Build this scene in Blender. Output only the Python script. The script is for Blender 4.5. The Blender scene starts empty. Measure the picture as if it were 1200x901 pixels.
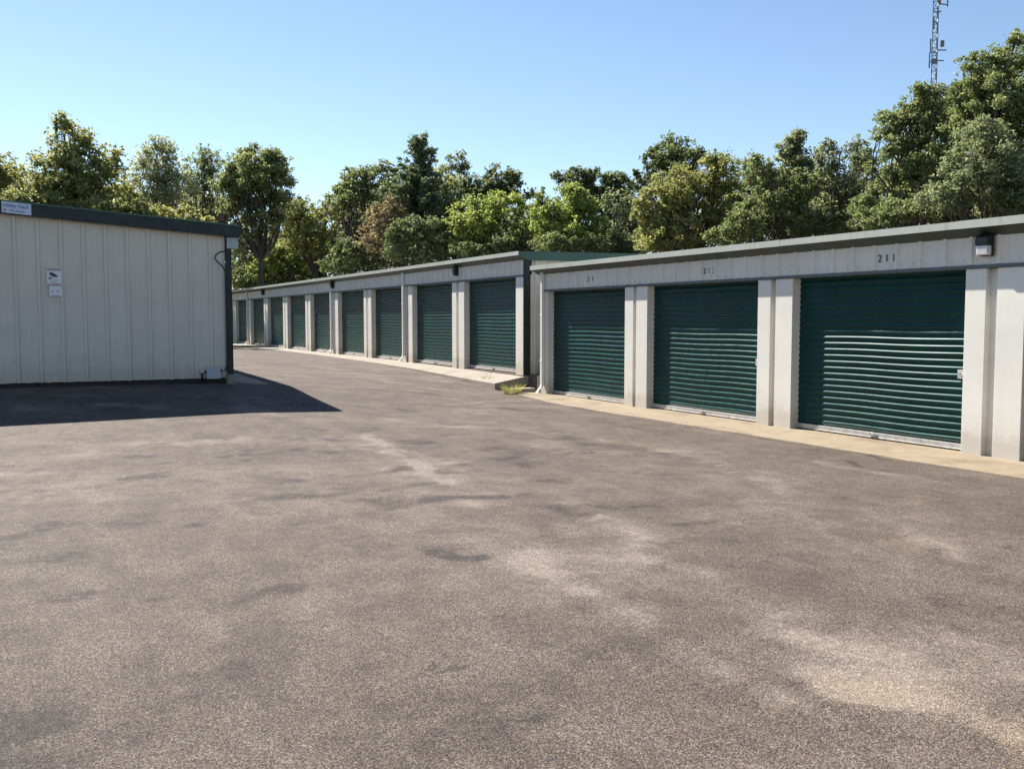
import bpy, bmesh, math, random
import numpy as np
from mathutils import Vector, Matrix

S = bpy.context.scene
COL = S.collection
R = math.radians
random.seed(7)

# ------------------------------------------------------------------ camera
CAM_Z, FPX, YAW, PITCH = 1.57, 1135.4, R(26.89), R(3.836)
cd = bpy.data.cameras.new('camera')
cd.sensor_width = 36.0
cd.lens = FPX / 1200 * 36
cd.clip_start, cd.clip_end = 0.1, 6000
cam = bpy.data.objects.new('camera', cd)
cam.location = (0, 0, CAM_Z)
cam.rotation_euler = (R(90) - PITCH, 0, -YAW)
COL.objects.link(cam)
S.camera = cam

# ------------------------------------------------------------------ light
SUN_TO = Vector((-1.0, 3.4, 3.45)).normalized()          # direction towards the sun
elev = math.asin(SUN_TO.z)
azim = math.atan2(SUN_TO.x, SUN_TO.y)                     # from +Y, clockwise positive
w = bpy.data.worlds.new('World')
S.world = w
w.use_nodes = True
nt = w.node_tree
bg = nt.nodes['Background']
sky = nt.nodes.new('ShaderNodeTexSky')
sky.sky_type = 'NISHITA'
sky.sun_disc = False
sky.sun_elevation = elev
sky.sun_rotation = azim
sky.air_density = 1.0
sky.dust_density = 0.1
sky.ozone_density = 1.6
sky.altitude = 800
nt.links.new(sky.outputs[0], bg.inputs[0])
bg.inputs[1].default_value = 0.067
sl = bpy.data.lights.new('sun', 'SUN')
sl.energy = 5.0
sl.angle = R(0.5)
sl.color = (1.0, 0.95, 0.875)
sun = bpy.data.objects.new('sun', sl)
sun.rotation_euler = (-SUN_TO).to_track_quat('-Z', 'Y').to_euler()
sun.location = (-20, 40, 60)
COL.objects.link(sun)
S.view_settings.view_transform = 'Standard'
S.view_settings.look = 'None'
S.view_settings.gamma = 1
S.view_settings.use_curve_mapping = False
S.view_settings.exposure = 1.3
S.cycles.max_bounces = 8
S.cycles.transparent_max_bounces = 8


# ------------------------------------------------------------------ pixel <-> world helpers (layout measured from the photograph)
cs, sn = math.cos(YAW), math.sin(YAW)
FW, RT = np.array([sn, cs]), np.array([cs, -sn])


def at(px, d, py=None):
    """point at distance d along the view axis seen at column px (and row py)"""
    u = (px - 600) / FPX
    v = ((py if py is not None else 374.4) - 450.5) / FPX
    cp, sp = math.cos(PITCH), math.sin(PITCH)
    k = d / (cp - v * sp)                       # ray scaled to horizontal distance d
    p = FW * d + RT * (u * k)
    return Vector((p[0], p[1], CAM_Z + (-sp - v * cp) * k if py is not None else 0))


RY = [-400, 10, 17, 19.5, 21.5, 24, 28, 34, 60, 600]
RZ = [-.12, -.10, -.09, -.03, .06, .16, .25, .29, .3, .3]
LY = [-400, 11, 13, 15.1, 16.75, 18.5, 18.9, 21, 60, 600]
LZ = [-.08, -.06, -.0, .08, .2, .36, .385, .4, .4, .3]


def gz(x, y):
    x = np.asarray(x, float); y = np.asarray(y, float)
    r = np.interp(y, RY, RZ); l = np.interp(y, LY, LZ)
    t = np.clip((x - 3.2) / 5.8, 0, 1)
    return l * (1 - t) + r * t


def ground_pt(px, py):
    d0 = np.array([FW[0] * math.cos(PITCH), FW[1] * math.cos(PITCH), -math.sin(PITCH)])
    up = np.array([FW[0] * math.sin(PITCH), FW[1] * math.sin(PITCH), math.cos(PITCH)])
    rt = np.array([RT[0], RT[1], 0])
    v = d0 + rt * (px - 600) / FPX - up * (py - 450.5) / FPX
    z = -0.05
    for _ in range(12):
        t = (z - CAM_Z) / v[2]
        p = v * t
        z = 0.5 * z + 0.5 * float(gz(p[0], p[1]))
    return p[0], p[1]


# ------------------------------------------------------------------ object helpers
def finish(o, label=None, cat=None, group=None, kind=None):
    if label: o['label'] = label
    if cat: o['category'] = cat
    if group: o['group'] = group
    if kind: o['kind'] = kind
    return o


def empty(name, loc, label, cat, group=None):
    o = bpy.data.objects.new(name, None)
    o.empty_display_size = 0.3
    o.location = loc
    COL.objects.link(o)
    return finish(o, label, cat, group)


def wloc(o):
    v = Vector((0, 0, 0))
    while o is not None:
        v = v + o.location
        o = o.parent
    return v


class MB:
    """collects shapes in world coordinates; build() links them as one mesh object"""
    def __init__(s):
        s.v, s.f = [], []

    def add(s, vs, fs):
        n = len(s.v)
        s.v += [tuple(map(float, p)) for p in vs]
        s.f += [tuple(i + n for i in f) for f in fs]

    def box(s, x0, x1, y0, y1, z0, z1):
        s.add([(x0, y0, z0), (x1, y0, z0), (x1, y1, z0), (x0, y1, z0), (x0, y0, z1), (x1, y0, z1), (x1, y1, z1), (x0, y1, z1)],
              [(0, 3, 2, 1), (4, 5, 6, 7), (0, 1, 5, 4), (1, 2, 6, 5), (2, 3, 7, 6), (3, 0, 4, 7)])

    def prism(s, pts, ext, axis):
        """closed 2-D outline swept along axis ('x' or 'y') between ext[0] and ext[1]"""
        n = len(pts)
        def P(p, e): return (e, p[0], p[1]) if axis == 'x' else ((p[0], e, p[1]) if axis == 'y' else (p[0], p[1], e))
        s.add([P(p, ext[0]) for p in pts] + [P(p, ext[1]) for p in pts],
              [tuple(range(n))[::-1], tuple(range(n, 2 * n))] + [(i, (i + 1) % n, n + (i + 1) % n, n + i) for i in range(n)])

    def strip(s, a, b):
        """ruled sheet between two point lists"""
        n = len(a)
        s.add(list(a) + list(b), [(i, i + 1, n + i + 1, n + i) for i in range(n - 1)])

    def tube(s, pts, rad, seg=8, cap=True):
        pts = [Vector(p) for p in pts]
        rad = rad if hasattr(rad, '__len__') else [rad] * len(pts)
        base = len(s.v); n = len(pts)
        ref = None
        for i, p in enumerate(pts):
            t = (pts[min(i + 1, n - 1)] - pts[max(i - 1, 0)]).normalized()
            if ref is None: ref = t.orthogonal().normalized()
            u = (ref - t * ref.dot(t))
            u = u.normalized() if u.length > 1e-5 else t.orthogonal().normalized()
            ref = u; vv = t.cross(u)
            for k in range(seg):
                a = 2 * math.pi * k / seg
                q = p + (u * math.cos(a) + vv * math.sin(a)) * rad[i]
                s.v.append(tuple(q))
        for i in range(n - 1):
            for k in range(seg):
                a = base + i * seg + k; b = base + i * seg + (k + 1) % seg
                s.f.append((a, b, b + seg, a + seg))
        if cap:
            s.f.append(tuple(range(base, base + seg))[::-1])
            s.f.append(tuple(range(base + (n - 1) * seg, base + n * seg)))

    def build(s, name, mat, parent=None, bevel=0.0, smooth=False, recalc=True):
        o_ = wloc(parent) if parent is not None else Vector((0, 0, 0))
        me = bpy.data.meshes.new(name)
        me.from_pydata([(x - o_.x, y - o_.y, z - o_.z) for x, y, z in s.v], [], s.f)
        if recalc:
            bm = bmesh.new(); bm.from_mesh(me)
            bmesh.ops.recalc_face_normals(bm, faces=bm.faces)
            bm.to_mesh(me); bm.free()
        if smooth:
            me.polygons.foreach_set('use_smooth', [True] * len(me.polygons))
        me.materials.append(mat)
        o = bpy.data.objects.new(name, me)
        COL.objects.link(o)
        if parent is not None: o.parent = parent
        if bevel > 0:
            m = o.modifiers.new('bevel', 'BEVEL'); m.width = bevel; m.segments = 2; m.limit_method = 'ANGLE'; m.angle_limit = R(40)
        return o


def text_mesh(body, size, pos, rot, mat, name, parent, thick=0.002, align='CENTER', shear=0.0):
    cu = bpy.data.curves.new('lettering', 'FONT')
    cu.body = body; cu.size = size; cu.align_x = align; cu.align_y = 'CENTER'; cu.extrude = thick
    t = bpy.data.objects.new('lettering', cu)
    COL.objects.link(t)
    bpy.context.view_layer.update()
    dg = bpy.context.evaluated_depsgraph_get()
    me = bpy.data.meshes.new_from_object(t.evaluated_get(dg))
    bpy.data.objects.remove(t)
    me.materials.clear(); me.materials.append(mat)
    o = bpy.data.objects.new(name, me)
    COL.objects.link(o)
    if parent is not None: o.parent = parent
    o.location = Vector(pos) - (wloc(parent) if parent is not None else Vector((0, 0, 0)))
    o.rotation_euler = rot
    return o


# ------------------------------------------------------------------ materials
class NT:
    def __init__(s, name):
        s.m = bpy.data.materials.new(name); s.m.use_nodes = True
        s.t = s.m.node_tree
        s.b = s.t.nodes['Principled BSDF']
        s.out = s.t.nodes['Material Output']

    def n(s, kind, **kw):
        q = s.t.nodes.new('ShaderNode' + kind)
        for k, v in kw.items(): setattr(q, k, v)
        return q

    def l(s, a, b): s.t.links.new(a, b)

    def pos(s):
        return s.n('NewGeometry').outputs['Position']

    def noise(s, scale, detail=4, rough=0.55, vec=None, dist=0.0):
        q = s.n('TexNoise')
        q.inputs['Scale'].default_value = scale; q.inputs['Detail'].default_value = detail
        q.inputs['Roughness'].default_value = rough; q.inputs['Distortion'].default_value = dist
        if vec is None: vec = s.pos()
        s.l(vec, q.inputs['Vector'])
        return q.outputs['Fac']

    def mapv(s, scale, vec=None, rot=(0, 0, 0)):
        q = s.n('Mapping'); q.inputs['Scale'].default_value = scale; q.inputs['Rotation'].default_value = rot
        s.l(vec if vec is not None else s.pos(), q.inputs['Vector'])
        return q.outputs[0]

    def ramp(s, fac, stops):
        q = s.n('ValToRGB')
        e = q.color_ramp.elements
        while len(e) < len(stops): e.new(0.5)
        for i, (p, c) in enumerate(stops):
            e[i].position = p
            e[i].color = (c, c, c, 1) if not hasattr(c, '__len__') else (*c, 1)
        s.l(fac, q.inputs[0])
        return q.outputs[0]

    def mix(s, fac, a, b, mode='MIX'):
        q = s.n('Mix', data_type='RGBA', blend_type=mode)
        for k, val in ((0, fac), (6, a), (7, b)):
            sock = q.inputs[k]
            if isinstance(val, bpy.types.NodeSocket): s.l(val, sock)
            elif hasattr(val, '__len__'): sock.default_value = (*val, 1)
            else: sock.default_value = val if k == 0 else (val, val, val, 1)
        return q.outputs[2]

    def math(s, op, a, b=0.0, clamp=False):
        q = s.n('Math', operation=op, use_clamp=clamp)
        for i, v in enumerate((a, b)):
            if isinstance(v, bpy.types.NodeSocket): s.l(v, q.inputs[i])
            else: q.inputs[i].default_value = v
        return q.outputs[0]

    def bump(s, h, strength, dist):
        q = s.n('Bump'); q.inputs['Strength'].default_value = strength; q.inputs['Distance'].default_value = dist
        s.l(h, q.inputs['Height']); s.l(q.outputs[0], s.b.inputs['Normal'])

    def col(s, c):
        if isinstance(c, bpy.types.NodeSocket): s.l(c, s.b.inputs['Base Color'])
        else: s.b.inputs['Base Color'].default_value = (*c, 1)

    def rough(s, v, metal=0.0, spec=0.5):
        if isinstance(v, bpy.types.NodeSocket): s.l(v, s.b.inputs['Roughness'])
        else: s.b.inputs['Roughness'].default_value = v
        s.b.inputs['Metallic'].default_value = metal
        s.b.inputs['Specular IOR Level'].default_value = spec
        return s.m


def painted(name, c, rough=0.45, dirt=(0.30, 0.24, 0.17), dirt_amt=0.25, low=None, streak=0.12, spec=0.5, wave=0.0):
    """sheet-metal paint: slight mottling, vertical run-off streaks, splash dirt near the foot"""
    t = NT(name)
    p = t.pos()
    n1 = t.noise(1.7, 4, 0.6)
    n2 = t.noise(1.0, 3, 0.6, t.mapv((14, 14, 0.5)))
    c1 = t.mix(t.ramp(n1, [(0.3, 0.0), (0.75, 1.0)]), tuple(v * 0.93 for v in c), tuple(min(1, v * 1.05) for v in c))
    c2 = t.mix(t.math('MULTIPLY', t.ramp(n2, [(0.52, 0.0), (0.8, 1.0)]), streak), c1, tuple(v * 0.55 for v in dirt))
    if low is not None:
        sx = t.n('SeparateXYZ'); t.l(p, sx.inputs[0])
        h = t.math('SUBTRACT', sx.outputs[2], low)
        nz = t.noise(9, 5, 0.65)
        hh = t.math('ADD', h, t.math('MULTIPLY', nz, -0.35))
        f = t.ramp(hh, [(0.0, 1.0), (0.12, 0.35), (0.45, 0.0)])
        c2 = t.mix(t.math('MULTIPLY', f, dirt_amt), c2, dirt)
    t.col(c2)
    r = t.ramp(t.noise(6, 4), [(0.3, rough - 0.07), (0.7, rough + 0.1)])
    if wave:
        t.bump(t.noise(1.3, 2, 0.5), wave, 0.02)
    return t.rough(r, 0, spec)


M = {}
WALL = (0.69, 0.655, 0.58)
M['panel_near'] = painted('cream_panel_near', WALL, 0.42, low=-0.06, dirt_amt=0.4, wave=0.25)
M['panel_far'] = painted('cream_panel_far', WALL, 0.42, low=0.31, dirt_amt=0.4, wave=0.25)
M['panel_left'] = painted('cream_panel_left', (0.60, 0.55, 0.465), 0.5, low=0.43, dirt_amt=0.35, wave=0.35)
M['pier_near'] = painted('cream_trim_near', (0.72, 0.69, 0.615), 0.4, low=-0.06, dirt_amt=0.45, streak=0.08, wave=0.15)
M['pier_far'] = painted('cream_trim_far', (0.72, 0.69, 0.615), 0.4, low=0.31, dirt_amt=0.45, streak=0.08, wave=0.15)
M['white_metal'] = painted('white_gutter_metal', (0.7, 0.69, 0.64), 0.4, streak=0.15)
M['green_trim'] = painted('dark_green_trim', (0.004, 0.015, 0.014), 0.55, dirt=(0.2, 0.2, 0.17), dirt_amt=0.1, streak=0.04)
M['green_rake'] = painted('green_rake_trim', (0.022, 0.078, 0.06), 0.4, dirt=(0.2, 0.2, 0.17), streak=0.05)
M['eave_grey'] = painted('grey_eave_metal', (0.036, 0.046, 0.036), 0.45, dirt=(0.1, 0.1, 0.08), streak=0.25)
M['eave_lip'] = painted('pale_eave_lip', (0.40, 0.41, 0.36), 0.35, dirt=(0.3, 0.28, 0.2), streak=0.35)
M['roof'] = painted('galvalume_roof', (0.45, 0.45, 0.42), 0.35, streak=0.2)
M['slate_trim'] = painted('slate_head_trim', (0.09, 0.11, 0.115), 0.5, streak=0.1)
M['eave_box'] = painted('grey_blue_box', (0.36, 0.385, 0.42), 0.45)
M['black'] = painted('black_plastic', (0.012, 0.012, 0.013), 0.4, dirt=(0.1, 0.1, 0.1), streak=0.05)
M['dark_gap'] = painted('dark_foundation', (0.035, 0.03, 0.027), 0.9)


def door_mat():
    t = NT('green_door_paint')
    p = t.pos()
    n1 = t.noise(2.2, 4, 0.6)
    c = t.mix(t.ramp(n1, [(0.3, 0.0), (0.7, 1.0)]), (0.003, 0.033, 0.030), (0.0045, 0.044, 0.039))
    n2 = t.noise(1, 4, 0.7, t.mapv((5, 5, 60)))
    c = t.mix(t.math('MULTIPLY', t.ramp(n2, [(0.55, 0.0), (0.8, 1.0)]), 0.10), c, (0.16, 0.19, 0.16))
    t.col(c)
    r = t.ramp(t.noise(8, 4), [(0.3, 0.24), (0.7, 0.37)])
    return t.rough(r, 0, 0.15)


M['door'] = door_mat()


def galv():
    t = NT('galvanised_bar')
    c = t.mix(t.ramp(t.noise(14, 5, 0.7), [(0.35, 0.0), (0.65, 1.0)]), (0.36, 0.35, 0.33), (0.55, 0.53, 0.5))
    c = t.mix(t.ramp(t.noise(5, 5, 0.7), [(0.60, 0.0), (0.72, 0.6)]), c, (0.16, 0.085, 0.045))
    t.col(c)
    return t.rough(0.45, 0.45)


M['galv'] = galv()


def concrete(name, a, b, stain=(0.2, 0.13, 0.07), amt=0.5):
    t = NT(name)
    c = t.mix(t.ramp(t.noise(3.5, 6, 0.65), [(0.3, 0.0), (0.7, 1.0)]), a, b)
    c = t.mix(t.math('MULTIPLY', t.ramp(t.noise(1.4, 5, 0.7), [(0.5, 0.0), (0.72, 1.0)]), amt), c, stain)
    c = t.mix(t.math('MULTIPLY', t.ramp(t.noise(160, 2, 0.6), [(0.35, 1.0), (0.5, 0.0)]), 0.25), c, (0.12, 0.10, 0.08))
    t.col(c)
    t.bump(t.noise(60, 4, 0.6), 0.35, 0.004)
    return t.rough(0.88)


M['apron'] = concrete('tan_concrete', (0.22, 0.168, 0.108), (0.285, 0.225, 0.15), (0.12, 0.082, 0.048), 0.8)
M['apron_grey'] = concrete('pale_concrete', (0.24, 0.205, 0.165), (0.31, 0.265, 0.215), (0.14, 0.105, 0.08), 0.65)
M['found'] = concrete('stained_foundation', (0.10, 0.075, 0.055), (0.17, 0.13, 0.1), (0.05, 0.035, 0.025), 0.6)


def asphalt():
    t = NT('worn_asphalt')
    at_ = t.n('Attribute'); at_.attribute_name = 'wear'
    wear = at_.outputs['Fac']
    ay = t.n('Attribute'); ay.attribute_name = 'dust'
    dust = ay.outputs['Fac']
    # binder and aggregate
    big = t.noise(0.55, 6, 0.62, dist=0.4)
    mid = t.noise(3.1, 6, 0.7)
    base = t.mix(t.ramp(big, [(0.32, 0.0), (0.68, 1.0)]), (0.118, 0.092, 0.073), (0.155, 0.123, 0.099))
    base = t.mix(t.ramp(mid, [(0.3, 0.0), (0.72, 1.0)]), t.mix(0.22, base, (0.062, 0.05, 0.043)), base)
    # wear map, broken up by noise
    br = t.math('ADD', wear, t.math('MULTIPLY', t.math('SUBTRACT', t.noise(5, 7, 0.78), 0.5), 1.15))
    lightf = t.ramp(br, [(0.05, 0.0), (0.75, 0.95)])
    darkf = t.ramp(t.math('MULTIPLY', br, -1.0), [(0.16, 0.0), (0.7, 0.9)])
    gate = t.ramp(t.noise(9, 9, 0.85), [(0.42, 0.1), (0.50, 1.0)])
    darkf = t.math('MULTIPLY', darkf, gate)
    gate2 = t.ramp(t.noise(16, 8, 0.85), [(0.38, 0.2), (0.58, 1.0)])
    lightf = t.math('MULTIPLY', lightf, gate2)
    # mottling of the binder and a thin film of sand dragged along the driving direction
    mot = t.ramp(t.noise(1.5, 9, 0.78), [(0.34, 0.70), (0.5, 1.0), (0.66, 1.26)])
    base = t.mix(1.0, base, mot, 'MULTIPLY')
    film = t.ramp(t.noise(1.0, 8, 0.72, t.mapv((2.6, 0.75, 1.0), rot=(0, 0, R(-38)))), [(0.49, 0.0), (0.66, 0.55)])
    base = t.mix(t.math('MULTIPLY', film, gate2), base, (0.235, 0.198, 0.165))
    tar = t.ramp(t.noise(2.3, 9, 0.8), [(0.33, 0.75), (0.41, 0.0)])
    base = t.mix(tar, base, (0.045, 0.037, 0.033))
    # hairline cracks and drip spots with distinct edges
    wv = t.n('VectorMath', operation='ADD'); t.l(t.pos(), wv.inputs[0])
    nz3 = t.n('TexNoise'); nz3.inputs['Scale'].default_value = 1.6; nz3.inputs['Detail'].default_value = 8; nz3.inputs['Roughness'].default_value = 0.7
    t.l(t.pos(), nz3.inputs['Vector'])
    sc3 = t.n('VectorMath', operation='SCALE'); t.l(nz3.outputs['Color'], sc3.inputs[0]); sc3.inputs['Scale'].default_value = 1.1
    t.l(sc3.outputs[0], wv.inputs[1])
    ve = t.n('TexVoronoi', feature='DISTANCE_TO_EDGE'); ve.inputs['Scale'].default_value = 0.33
    t.l(wv.outputs[0], ve.inputs['Vector'])
    crk = t.math('MULTIPLY', t.ramp(ve.outputs['Distance'], [(0.002, 1.0), (0.008, 0.0)]), t.ramp(t.noise(0.45, 4), [(0.50, 0.0), (0.60, 0.75)]))
    base = t.mix(crk, base, (0.035, 0.029, 0.026))
    vs = t.n('TexVoronoi'); vs.inputs['Scale'].default_value = 1.7
    t.l(wv.outputs[0], vs.inputs['Vector'])
    ss = t.n('SeparateColor'); t.l(vs.outputs['Color'], ss.inputs[0])
    drip = t.math('MULTIPLY', t.ramp(t.math('SUBTRACT', vs.outputs['Distance'], t.math('MULTIPLY', ss.outputs[1], 0.16)), [(0.0, 0.75), (0.05, 0.0)]), t.ramp(ss.outputs[0], [(0.70, 0.0), (0.74, 1.0)]))
    base = t.mix(t.math('MULTIPLY', drip, gate), base, (0.045, 0.037, 0.033))
    base = t.mix(lightf, base, (0.29, 0.24, 0.20))
    base = t.mix(darkf, base, (0.042, 0.034, 0.030))
    base = t.mix(t.math('MULTIPLY', dust, 0.75), base, (0.34, 0.265, 0.17))
    # stones
    v = t.n('TexVoronoi'); v.inputs['Scale'].default_value = 185; v.inputs['Randomness'].default_value = 1.0
    t.l(t.pos(), v.inputs['Vector'])
    sx = t.n('SeparateColor'); t.l(v.outputs['Color'], sx.inputs[0])
    rnd = sx.outputs[0]; rnd2 = sx.outputs[1]
    stone = t.ramp(rnd, [(0.0, (0.16, 0.155, 0.16)), (0.30, (0.50, 0.48, 0.48)), (0.62, (1.0, 0.98, 0.96)), (0.86, (1.45, 1.40, 1.35)), (1.0, (2.2, 2.1, 1.95))])
    tint = t.ramp(rnd2, [(0.0, (1.06, 0.90, 0.80)), (0.5, (1.0, 1.0, 1.0)), (1.0, (0.88, 0.97, 1.08))])
    stone = t.mix(1.0, stone, tint, 'MULTIPLY')
    gap = t.ramp(v.outputs['Distance'], [(0.40, 1.0), (0.8, 0.35)])
    stone = t.mix(1.0, stone, gap, 'MULTIPLY')
    # fines fill the texture where dusty or light, so stones show less there
    ampl = t.ramp(br, [(0.0, 1.0), (0.9, 0.65)])
    stone = t.mix(ampl, 1.0, stone)
    v2 = t.n('TexVoronoi'); v2.inputs['Scale'].default_value = 52
    t.l(t.pos(), v2.inputs['Vector'])
    s2 = t.n('SeparateColor'); t.l(v2.outputs['Color'], s2.inputs[0])
    big_st = t.math('MULTIPLY', t.ramp(s2.outputs[0], [(0.95, 0.0), (0.96, 0.7)]), t.ramp(v2.outputs['Distance'], [(0.30, 1.0), (0.40, 0.0)]))
    stone = t.mix(big_st, stone, t.ramp(s2.outputs[1], [(0.0, (0.35, 0.35, 0.36)), (0.5, (1.6, 1.5, 1.38)), (1.0, (2.3, 2.2, 2.05))]))
    pit = t.ramp(t.noise(46, 3, 0.7), [(0.30, 0.42), (0.40, 1.0)])
    stone = t.mix(1.0, stone, pit, 'MULTIPLY')
    c = t.mix(1.0, base, stone, 'MULTIPLY')
    t.col(c)
    hgt = t.math('ADD', t.math('MULTIPLY', v.outputs['Distance'], -1.0), t.math('MULTIPLY', rnd, 0.6))
    t.bump(hgt, 0.55, 0.004)
    return t.rough(0.86, 0, 0.3)


M['asphalt'] = asphalt()


def grassy():
    t = NT('rough_grass_ground')
    c = t.mix(t.ramp(t.noise(0.4, 6, 0.7), [(0.3, 0.0), (0.7, 1.0)]), (0.045, 0.055, 0.02), (0.10, 0.085, 0.045))
    t.col(c); t.bump(t.noise(12, 5, 0.7), 0.6, 0.05)
    return t.rough(0.95)


M['grass'] = grassy()


def leaf_mat(name, dark, mid, light, trans=0.58):
    dark, mid, light = [tuple(v * k for v in q) for q, k in ((dark, 3.0), (mid, 2.1), (light, 1.85))]
    t = NT(name)
    g = t.n('NewGeometry')
    rnd = g.outputs['Random Per Island']
    cl = t.noise(0.55, 3, 0.6)
    f = t.math('ADD', t.math('MULTIPLY', rnd, 0.72), t.math('MULTIPLY', cl, 0.42))
    c = t.ramp(f, [(0.2, dark), (0.52, mid), (0.9, light)])
    t.col(c)
    t.rough(0.55, 0, 0.35)
    tr = t.n('BsdfTranslucent')
    tc = t.mix(0.35, c, (mid[0] * 1.4, mid[1] * 1.35, mid[2] * 0.6))
    t.l(tc, tr.inputs[0])
    mx = t.n('MixShader'); mx.inputs[0].default_value = trans
    t.l(t.b.outputs[0], mx.inputs[1]); t.l(tr.outputs[0], mx.inputs[2])
    t.l(mx.outputs[0], t.out.inputs[0])
    return t.m


LEAF = {
    'mid': leaf_mat('leaves_mid_green', (0.034, 0.047, 0.016), (0.088, 0.106, 0.042), (0.21, 0.22, 0.12)),
    'yellow': leaf_mat('leaves_yellow_green', (0.046, 0.056, 0.017), (0.125, 0.132, 0.046), (0.26, 0.245, 0.125)),
    'lime': leaf_mat('leaves_lime_green', (0.045, 0.062, 0.014), (0.120, 0.148, 0.038), (0.24, 0.26, 0.10)),
    'pale': leaf_mat('leaves_pale_green', (0.065, 0.078, 0.042), (0.150, 0.162, 0.092), (0.31, 0.315, 0.22)),
    'dark': leaf_mat('leaves_dark_green', (0.026, 0.037, 0.015), (0.066, 0.083, 0.036), (0.155, 0.17, 0.09), 0.55),
    'cedar': leaf_mat('needles_blue_green', (0.026, 0.038, 0.020), (0.058, 0.074, 0.040), (0.12, 0.14, 0.08), 0.45),
    'brown': leaf_mat('leaves_russet', (0.045, 0.034, 0.02), (0.105, 0.082, 0.048), (0.20, 0.165, 0.105)),
    'grey': leaf_mat('leaves_silver_green', (0.036, 0.048, 0.023), (0.098, 0.113, 0.058), (0.24, 0.25, 0.16)),
    'straw': leaf_mat('weed_blades', (0.09, 0.09, 0.03), (0.15, 0.15, 0.06), (0.25, 0.23, 0.12)),
}


def bark():
    t = NT('bark')
    n = t.noise(1, 5, 0.7, t.mapv((9, 9, 1.6)))
    t.col(t.mix(t.ramp(n, [(0.3, 0.0), (0.7, 1.0)]), (0.035, 0.027, 0.02), (0.10, 0.08, 0.06)))
    t.bump(n, 0.6, 0.03)
    return t.rough(0.9)


M['bark'] = bark()
M['mast'] = painted('haze_tinted_mast_steel', (0.15, 0.175, 0.22), 0.5)  # blue-grey of the distant haze is put into the steel's base colour
M['mast_red'] = painted('red_mast_paint', (0.35, 0.10, 0.09), 0.5)


# ------------------------------------------------------------------ ground
def smooth_noise(x, y, seed):
    """tileable value noise on arrays"""
    rs = np.random.RandomState(seed); T = rs.rand(256, 256)
    xi = np.floor(x).astype(int); yi = np.floor(y).astype(int)
    fx = x - xi; fy = y - yi
    fx = fx * fx * (3 - 2 * fx); fy = fy * fy * (3 - 2 * fy)
    g = lambda a, b: T[a % 256, b % 256]
    return (g(xi, yi) * (1 - fx) + g(xi + 1, yi) * fx) * (1 - fy) + (g(xi, yi + 1) * (1 - fx) + g(xi + 1, yi + 1) * fx) * fy


def fbm(x, y, seed, o=4):
    v = 0; a = 1; tot = 0
    for i in range(o):
        v = v + a * smooth_noise(x * 2 ** i + 17.3 * i, y * 2 ** i + 5.1 * i, seed + i); tot += a; a *= 0.55
    return v / tot


def grid_mesh(name, xs, ys, zfun, mat):
    X, Y = np.meshgrid(xs, ys)
    Z = zfun(X, Y)
    nx, ny = len(xs), len(ys)
    co = np.stack([X, Y, Z], -1).reshape(-1, 3)
    i = (np.arange(ny - 1)[:, None] * nx + np.arange(nx - 1)[None]).ravel()
    fc = np.stack([i, i + 1, i + 1 + nx, i + nx], 1)
    me = bpy.data.meshes.new(name)
    me.vertices.add(len(co)); me.vertices.foreach_set('co', co.ravel())
    me.loops.add(fc.size); me.loops.foreach_set('vertex_index', fc.ravel())
    me.polygons.add(len(fc)); me.polygons.foreach_set('loop_start', np.arange(0, fc.size, 4)); me.polygons.foreach_set('loop_total', np.full(len(fc), 4))
    me.update()
    me.polygons.foreach_set('use_smooth', [True] * len(fc))
    me.materials.append(mat)
    o = bpy.data.objects.new(name, me); COL.objects.link(o)
    return o, X.ravel(), Y.ravel()


xs = np.concatenate([np.linspace(-60, -8, 40), np.arange(-7.95, 11.0, 0.06), np.linspace(11.2, 70, 40)])
ys = np.concatenate([np.linspace(-30, 1.8, 22), np.arange(2.0, 22, 0.06), np.arange(22, 40, 0.15), np.linspace(40.5, 62, 30)])
lot, GX, GY = grid_mesh('asphalt_lot', xs, ys, gz, M['asphalt'])
finish(lot, kind='structure')
wear = np.zeros(len(GX)); dust = np.zeros(len(GX))
warp_x = (fbm(GX * 0.9, GY * 0.9, 11) - .5); warp_y = (fbm(GX * 0.9, GY * 0.9, 31) - .5)
fine = fbm(GX * 3.1, GY * 3.1, 51)
brk = fbm(GX * 1.3, GY * 1.3, 71)


def streak(pts, width, amt, soft=1.0, warp=0.5, target=None):
    """a worn or stained streak along a line of points on the lot"""
    P = np.array([ground_pt(*p) for p in pts])
    if len(P) == 1: P = np.vstack([P, P + 1e-3])
    qx = GX + warp_x * warp * 2; qy = GY + warp_y * warp * 2
    box = (qx > P[:, 0].min() - 4 * width - .3) & (qx < P[:, 0].max() + 4 * width + .3) & (qy > P[:, 1].min() - 4 * width - .3) & (qy < P[:, 1].max() + 4 * width + .3)
    ix = np.where(box)[0]
    if not len(ix): return
    d = np.full(len(ix), 1e9)
    for a, b in zip(P[:-1], P[1:]):
        ab = b - a; L = (ab @ ab) + 1e-12
        t = np.clip(((qx[ix] - a[0]) * ab[0] + (qy[ix] - a[1]) * ab[1]) / L, 0, 1)
        d = np.minimum(d, np.hypot(qx[ix] - a[0] - t * ab[0], qy[ix] - a[1] - t * ab[1]))
    v = np.exp(-(d / width) ** 2 * 0.9) * np.clip(0.25 + 1.5 * (fine[ix] - .25), 0, 1.3) * np.clip((brk[ix] - 0.22) * 2.6, 0.15, 1.2)
    (wear if target is None else target)[ix] += amt * v


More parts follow.
